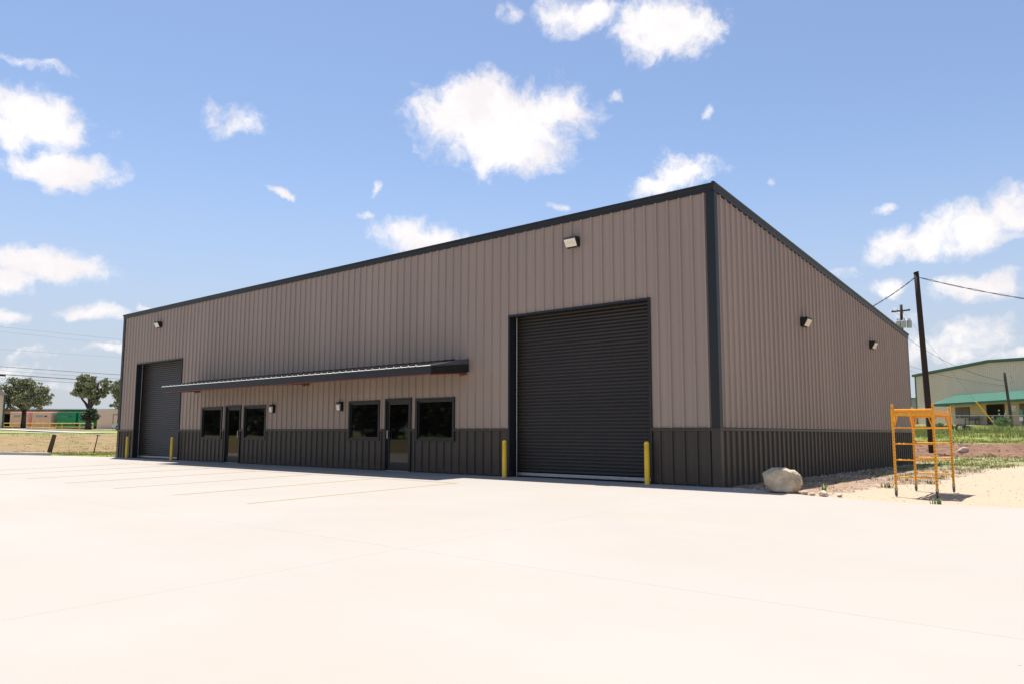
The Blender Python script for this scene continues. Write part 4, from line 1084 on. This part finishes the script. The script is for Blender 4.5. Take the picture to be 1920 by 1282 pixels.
def bl(a, b, z, r): return (a*U[0]-b*U[1], a*U[1]+b*U[0], z, r)
g1 = (-112.9, 21.6)
tree('broad oak tree standing in front of the pink containers', (g1[0], g1[1], h(*g1)-0.05), 2.7,
     [bl(-0.9,0,5.0,1.7), bl(0.9,0.3,4.7,1.45), bl(-2.2,-0.2,4.6,1.15), bl(2.3,0.2,4.4,1.0), bl(-0.8,0.3,6.5,0.95), bl(1.5,-0.2,5.9,0.75), bl(2.4,0.1,5.6,0.6), bl(0.2,-0.9,4.0,1.2), bl(-1.5,0.8,5.6,1.0), bl(-1.9,0,3.7,0.85), bl(1.8,0,3.6,0.8), bl(0.1,0.4,3.6,0.9)], 16000, 0.15, 1,
     stubs=[(0.3*U[0], 0.3*U[1], 6.2), (0.7*U[0], 0.7*U[1], 5.9)])
g2 = (-100.6, 25.4)
tree('oak tree with bare dark limbs in front of the green container', (g2[0], g2[1], h(*g2)-0.05), 3.0,
     [bl(-0.4,0,5.9,1.15), bl(-1.5,0.2,5.0,0.85), bl(0.2,0,4.9,1.1), bl(-0.3,0.2,6.7,0.6), bl(1.9,0,6.2,0.65), bl(1.6,0.2,4.9,0.5), bl(2.3,0.1,5.5,0.5)], 10000, 0.15, 2,
     stubs=[(1.05*U[0], 1.05*U[1], 6.4), (1.9*U[0], 1.9*U[1], 5.2), (1.2*U[0], 1.2*U[1], 5.2)], tr=0.40)
g3 = (-101.9, 29.9)
tree('oak tree half hidden behind the left end of the metal building', (g3[0], g3[1], h(*g3)-0.05), 3.0,
     [bl(0.3,0,5.9,1.2), bl(-0.2,0.2,4.6,0.9), bl(1.4,0,5.2,1.2), bl(0.5,0.2,7.0,0.7)], 7000, 0.15, 3)
s2 = (-98.3, 24.6)
SB = thing('shrub', 'dense dark shrub at the foot of the oak by the green container', 'shrub', (s2[0], s2[1], h(*s2)-0.05))
MB().tube([(0,0,-0.2),(0.05,0,1.4)], [0.28, 0.18], 8).build('stem', 'bark', SB, smooth=True)
place('foliage', leaf_cloud('foliage', [bl(0,0,1.9,0.85), bl(-0.6,0,1.7,0.55), bl(0.6,0,1.75,0.6), bl(0,0.2,2.5,0.55)], 2600, 0.15, 'shrub_leaf'), SB)
for i, (a, b, z, n) in enumerate([(-1.0, 0, 2.35, 1), (1.4, 0.5, 2.2, 1), (4.0, 0, 2.3, 1), (6.0, 1, 2.1, 1), (-4.0, 1, 2.2, 1)]):
    bx_, by_ = -131 + (6+a)*U[0] - 8*-U[1]*-1, 36 + (6+a)*U[1] + 8*U[0]
    t = thing('tree', ['pale distant tree above the shed roof, the tallest there', 'thin pale distant tree above the shed roof', 'pale distant tree behind the shed, right of centre', 'pale distant tree at the right end of the shed roof', 'pale distant tree at the left end of the shed roof'][i], 'tree', (bx_, by_, h(bx_, by_)), 0, 'pale trees behind the shed')
    MB().tube([(0,0,-0.2),(0,0,3.2)], [0.2, 0.1], 7).build('trunk', 'bark', t)
    sr = random.Random(40+i)
    place('crown', leaf_cloud('crown', [(sr.uniform(-1.6,1.6), sr.uniform(-1,1), z+1.6+sr.uniform(-0.7,0.7), sr.uniform(0.4,0.8)) for _ in range(8)], 800, 0.17, 'far_leaf'), t)
bb = (-3.05, 66.5)
BU = thing('bush', 'rounded bright green bush beside the meter pole', 'bush', (bb[0], bb[1], h(*bb)))
MB().tube([(0,0,-0.1),(0,0,0.7)], [0.08, 0.05], 6).build('stem', 'bark', BU)
place('foliage', leaf_cloud('foliage', [(0,0,0.85,0.42), (-0.3,-0.1,0.65,0.36), (0.35,0.1,0.7,0.4), (0,-0.2,0.5,0.4)], 1500, 0.09, 'bush_leaf'), BU)
for i, (x, y, s) in enumerate([(-9.6, 57.0, 0.5), (-6.6, 58.4, 0.42)]):
    B2 = thing('bush', ['low leafy bush behind the fence left of the leaning pole', 'low leafy bush behind the fence right of the leaning pole'][i], 'bush', (x, y, h(x, y)))
    MB().tube([(0,0,-0.1),(0,0,0.4)], [0.05, 0.03], 6).build('stem', 'bark', B2)
    place('foliage', leaf_cloud('foliage', [(0,0,0.45,s), (-0.6,-0.3,0.4,s*0.8), (0.7,0.3,0.4,s*0.85)], 1300, 0.09, 'bush_leaf'), B2)

# ------------------------------------------------------------------ left background: road, fence posts, kerb
def strip_sheet(name, x0, x1, y0, y1, m_, dz, nx_=4, ny_=40):
    mb = MB(); vs_ = []; fs_ = []
    for j in range(ny_+1):
        for i in range(nx_+1):
            x = x0+(x1-x0)*i/nx_; y = y0+(y1-y0)*j/ny_
            vs_.append((x, y, h(x, y)+dz))
    for j in range(ny_):
        for i in range(nx_):
            a = j*(nx_+1)+i; fs_.append((a, a+1, a+nx_+2, a+nx_+1))
    return tag(mb.add(vs_, fs_).build(name, m_), kind='structure')
strip_sheet('road', -69.5, -61.5, -60, 70, 'road_surface', 0.07)
strip_sheet('path', -96, -69.8, 13.0, 15.5, 'kerb_concrete', 0.075, 12, 3)
strip_sheet('driveway', -118, -96, 10.0, 34.0, 'kerb_concrete', 0.08, 10, 12)
kb = MB().extr([(0,-0.2),(0.16,-0.2),(0.16,0.13),(0.14,0.15),(0.02,0.15),(0,0.13)], (-41.5,-2.25,-0.04), (-36.0,-0.93,-0.02), (-0.233,0.972,0), (0,0,1))
tag(kb.build('kerb', 'kerb_concrete'), 'low concrete kerb at the far left end of the pad', 'kerb')
def lean_post(name, label, base, top, r, m_, square=False):
    t = thing(name, label, 'post', base)
    d = Vector(top)-Vector(base)
    MB().tube([-0.3*d, d*0.5, d], [r, r*0.95, r*0.85], 5 if square else 8).build('shaft', m_, t)
    return t, d
q1, d1 = lean_post('fence_post', 'thick brown wooden post leaning right on the dry grass', (-39.91, 0.43, h(-39.91,0.43)-0.02), (-39.64, 0.55, 1.02), 0.13, 'post_brown')
MB().tube([d1*0.98, d1*1.01], [0.115, 0.10], 8).build('cap', 'post_brown', q1)
q2, d2 = lean_post('fence_post', 'thin rusty steel post leaning right near the metal building', (-38.03, 2.03, h(-38.03,2.03)-0.05), (-37.80, 2.12, 1.02), 0.032, 'rust_steel')
MB().tube([d2*0.97+Vector((-0.09,-0.07,0)), d2*0.97+Vector((0.09,0.07,0))], 0.02, 6).build('cross_pin', 'rust_steel', q2)
# overhead lines across the road
lp = [((-98, -12.5, 9.6), (-50.0, 28.2, 5.3), 'highest of the close overhead cables at the left edge', 0.018),
      ((-98, -12.5, 9.3), (-50.0, 28.2, 4.9), 'second overhead cable at the left, thin', 0.010),
      ((-98, -12.5, 8.85), (-50.0, 28.2, 4.65), 'thickest dark overhead cable at the left edge', 0.030),
      ((-98, -12.5, 8.4), (-50.0, 28.2, 4.4), 'lowest overhead cable, running above the oak trees', 0.014),
      ((-98, -12.5, 14.4), (-50.0, 28.2, 7.8), 'faint high overhead cable far above the oaks', 0.007),
      ((-98, -12.5, 13.9), (-50.0, 28.2, 7.4), 'faint second high overhead cable above the oaks', 0.006),
      ((-98, -12.5, 11.2), (-50.0, 28.2, 6.9), 'faint middle overhead cable between the high and low ones', 0.006)]
for a, b, lab, r in lp: wire(lab, a, b, 0.25, r, 'wire_grey' if r < 0.012 else 'wire_black')
sp = MB().tube([(-74.75, 7.02, 6.47), (-73.85, 7.80, 6.40)], 0.085, 8)
tag(sp.build('cable_splice', 'wire_black'), 'black splice sleeve on the thick overhead cable at the left edge', 'cable splice')

# ------------------------------------------------------------------ left background: shed, containers, buildings, railing, car
RZ = math.radians(40)
def lp2(px, dep):      # position along the road frontage
    return px
SH = thing('open_shed', 'long open-fronted shed with dark green roof edge and timber soffit', 'shed', (-130.5, 23.6, 1.5), RZ)
MB().add([(-9,0,3.05),(16.2,0,3.05),(16.2,7,3.4),(-9,7,3.4),(-9,0,3.25),(16.2,0,3.25),(16.2,7,3.6),(-9,7,3.6)], [(0,1,2,3),(4,5,6,7),(0,1,5,4),(1,2,6,5),(2,3,7,6),(3,0,4,7)]).build('roof', 'green_trim', SH)
MB().box(-8.9, 16.1, 0.05, 0.12, 2.55, 3.049).build('header_beam', 'shed_timber', SH)
MB().box(-9.0, 16.1, 6.6, 6.7, -0.3, 3.3).build('rear_wall', 'shed_dark', SH)
for k in range(5): MB().box(-0.8+k*3.8, -0.62+k*3.8, 0.12, 0.30, -0.3, 2.56).build('post', 'shed_timber', SH)
def container(label, x, w, m_, dep=2.6):
    """x along the shed frontage"""
    bx_, by_ = -130.5 + x*math.cos(RZ) + 1.9*math.sin(RZ), 23.6 + x*math.sin(RZ) - 1.9*math.cos(RZ)
    t = thing('container', label, 'container', (bx_, by_, h(bx_, by_)+0.35), RZ)
    MB().bbox(0, w, 0, dep, 0.15, 2.35, 0.06).build('shell', m_, t)
    for k in range(9): MB().box(0.1+k*(w-0.3)/8, 0.16+k*(w-0.3)/8, -0.02, 0.0, 0.25, 2.25).build('rib', m_, t)
    MB().box(w*0.22, w*0.58, -0.03, -0.021, 1.55, 1.85).build('label_plate', 'label_pale' if 'pink' in label else 'label_teal', t)
    MB().box(w*0.66, w*0.80, -0.03, -0.021, 1.58, 1.80).build('label_plate', 'label_brown', t)
    for a in (0.15, 0.88): MB().box(w*a-0.06, w*a+0.06, -0.04, -0.021, 0.55, 0.75).build('latch', 'label_brown', t)
    MB().box(0.1, w-0.1, 0.2, dep-0.2, -0.5, 0.149).build('skid', 'shed_dark', t)
    return t
container('pale pink container behind the left oak, leftmost in the shed', 3.0, 2.75, 'container_pink')
container('pale pink container with dark label plates, right of the left oak', 6.4, 2.9, 'container_pink')
container('bright green container in the middle of the open shed', 10.2, 2.9, 'container_green')
container('green container partly behind the dark shrub at the shed end', 13.5, 2.0, 'container_green')
RL = thing('railing', 'yellow pipe railing along the walk before the containers', 'railing', (-120.9, 21.4, 1.46), RZ)
for k, x in enumerate((0.2, 1.5, 4.3, 5.9, 6.9, 8.7, 11.3, 13.2)):
    MB().tube([(x, 0, -0.4), (x, 0, 1.05)], 0.05, 6).build('post', 'rail_yellow', RL)
MB().tube([(0, 0, 1.05), (13.3, 0, 1.05)], 0.05, 6).build('top_rail', 'rail_yellow', RL)
MB().tube([(0, 0, 0.5), (13.3, 0, 0.5)], 0.045, 6).build('mid_rail', 'rail_yellow', RL)
MB().tube([(0, -0.3, 0.55), (8.0, -0.3, 0.36), (8.0, -0.3, 0.9)], 0.045, 6).build('ramp_rail', 'rail_yellow', RL)
TB = thing('tan_building', 'low flat tan building with a framed door, right of the shed', 'building', (-116.9, 31.3, 1.4), RZ)
MB().box(1.6, 12, 0, 8, -0.3, 3.15).build('wall', 'beige_siding_warm', TB)
MB().box(1.5, 12.1, -0.1, 8.1, 3.15, 3.28).build('parapet', 'beige_siding', TB)
td = MB().box(4.1, 6.6, -0.03, -0.001, -0.2, 2.45).build('door', 'beige_siding_warm', TB)
MB().box(4.02, 4.1, -0.05, -0.001, -0.2, 2.53).box(4.1, 6.6, -0.05, -0.031, 2.45, 2.53).build('frame', 'grey_wood', td)
LB = thing('cream_building', 'cream building with dark corner trim cut by the left edge', 'building', (-109.0, 18.0, 1.4), math.radians(77))
MB().box(-14, -0.1, 0, 8, -0.3, 4.7).build('wall', 'beige_siding_warm', LB)
MB().box(-0.1, 0.12, -0.06, 0.2, -0.3, 4.75).build('corner_trim', 'green_trim', LB)
MB().add([(-14,-0.4,4.7),(0.3,-0.4,4.7),(0.3,8.4,4.7),(-14,8.4,4.7),(-14,4,6.4),(-1.2,4,6.4)], [(0,1,5,4),(1,2,5),(2,3,4,5),(3,0,4),(0,3,2,1)]).build('roof', 'pole_wood', LB)
# small grey building beyond the green-roofed one
GY = thing('grey_building', 'small grey building glimpsed beyond the green-roofed building corner', 'building', (-24.0, 115.2, 2.5), math.radians(40))
MB().box(0, 9, 0, 6, -0.5, 4.25).build('wall', 'grey_siding', GY)
MB().add([(-0.2,-0.3,4.25),(9.2,-0.3,4.25),(9.2,6.3,4.6),(-0.2,6.3,4.6),(-0.2,-0.3,4.4),(9.2,-0.3,4.4),(9.2,6.3,4.75),(-0.2,6.3,4.75)], [(0,1,2,3),(4,5,6,7),(0,1,5,4),(1,2,6,5),(2,3,7,6),(3,0,4,7)]).build('roof', 'green_trim', GY)
# parked car, its nose showing past the building's far corner
cxp, cyp = -92.95, 25.25
CA = thing('parked_car', 'silver car whose nose shows past the left end of the metal building', 'car', (cxp, cyp, h(cxp, cyp)+0.05), RZ)
side = [(0.0,0.35),(0.02,0.62),(0.25,0.78),(1.15,0.92),(1.75,1.38),(3.05,1.42),(3.75,0.98),(4.35,0.92),(4.42,0.40),(3.9,0.28),(0.5,0.26)]
cb = MB(); n = len(side)
for y, ins in ((0.0, 0.0), (1.75, 0.0)):
    cb.v += [(x, y + (0.16 if z > 1.0 and y == 0 else (-0.16 if z > 1.0 else 0)), z) for x, z in side]
cb.f += [tuple(range(n)), tuple(reversed(range(n, 2*n)))] + [(k, (k+1) % n, n+(k+1) % n, n+k) for k in range(n)]
body = cb.build('body', 'car_silver', CA)
MB().add([(1.25,-0.0,0.96),(3.6,-0.0,1.0),(3.0,0.13,1.36),(1.8,0.13,1.33)], [(0,1,2,3)]).build('side_window', 'glass_dark', CA, loc=(0, -0.01, 0))
MB().add([(1.16,0.15,0.95),(1.70,0.22,1.34),(1.70,1.53,1.34),(1.16,1.6,0.95)], [(0,1,2,3)]).build('windscreen', 'glass_dark', CA, loc=(-0.02, 0, 0.01))
for (x, y) in ((0.85, 0.02), (3.55, 0.02), (0.85, 1.73), (3.55, 1.73)):
    w = MB().tube([(x, y-0.10, 0.32), (x, y+0.10, 0.32)], 0.32, 18).build('wheel', 'tyre', CA)
    MB().tube([(x, y-0.11, 0.32), (x, y+0.11, 0.32)], 0.19, 14).build('rim', 'galvanised', w)
for y in (0.12, 1.33): MB().bbox(-0.02, 0.12, y, y+0.30, 0.58, 0.72, 0.02).build('headlight', 'lamp_lens', CA)

# ------------------------------------------------------------------ across the yard behind the photographer: what the glass reflects
wood = []
for k in range(150):
    x = rnd.uniform(-190, -18); y = -52 - rnd.uniform(0, 12) - 0.06*(x+100); r = rnd.uniform(2.2, 4.0)
    wood.append((x, y, rnd.uniform(1.0, 7.5), r))
wd = place('woodland', leaf_cloud('woodland', wood, 26000, 0.75, 'shrub_leaf', 1.0))
tag(wd, 'dark wood along the far side of the yard, seen mirrored in the glass', 'trees', kind='stuff')
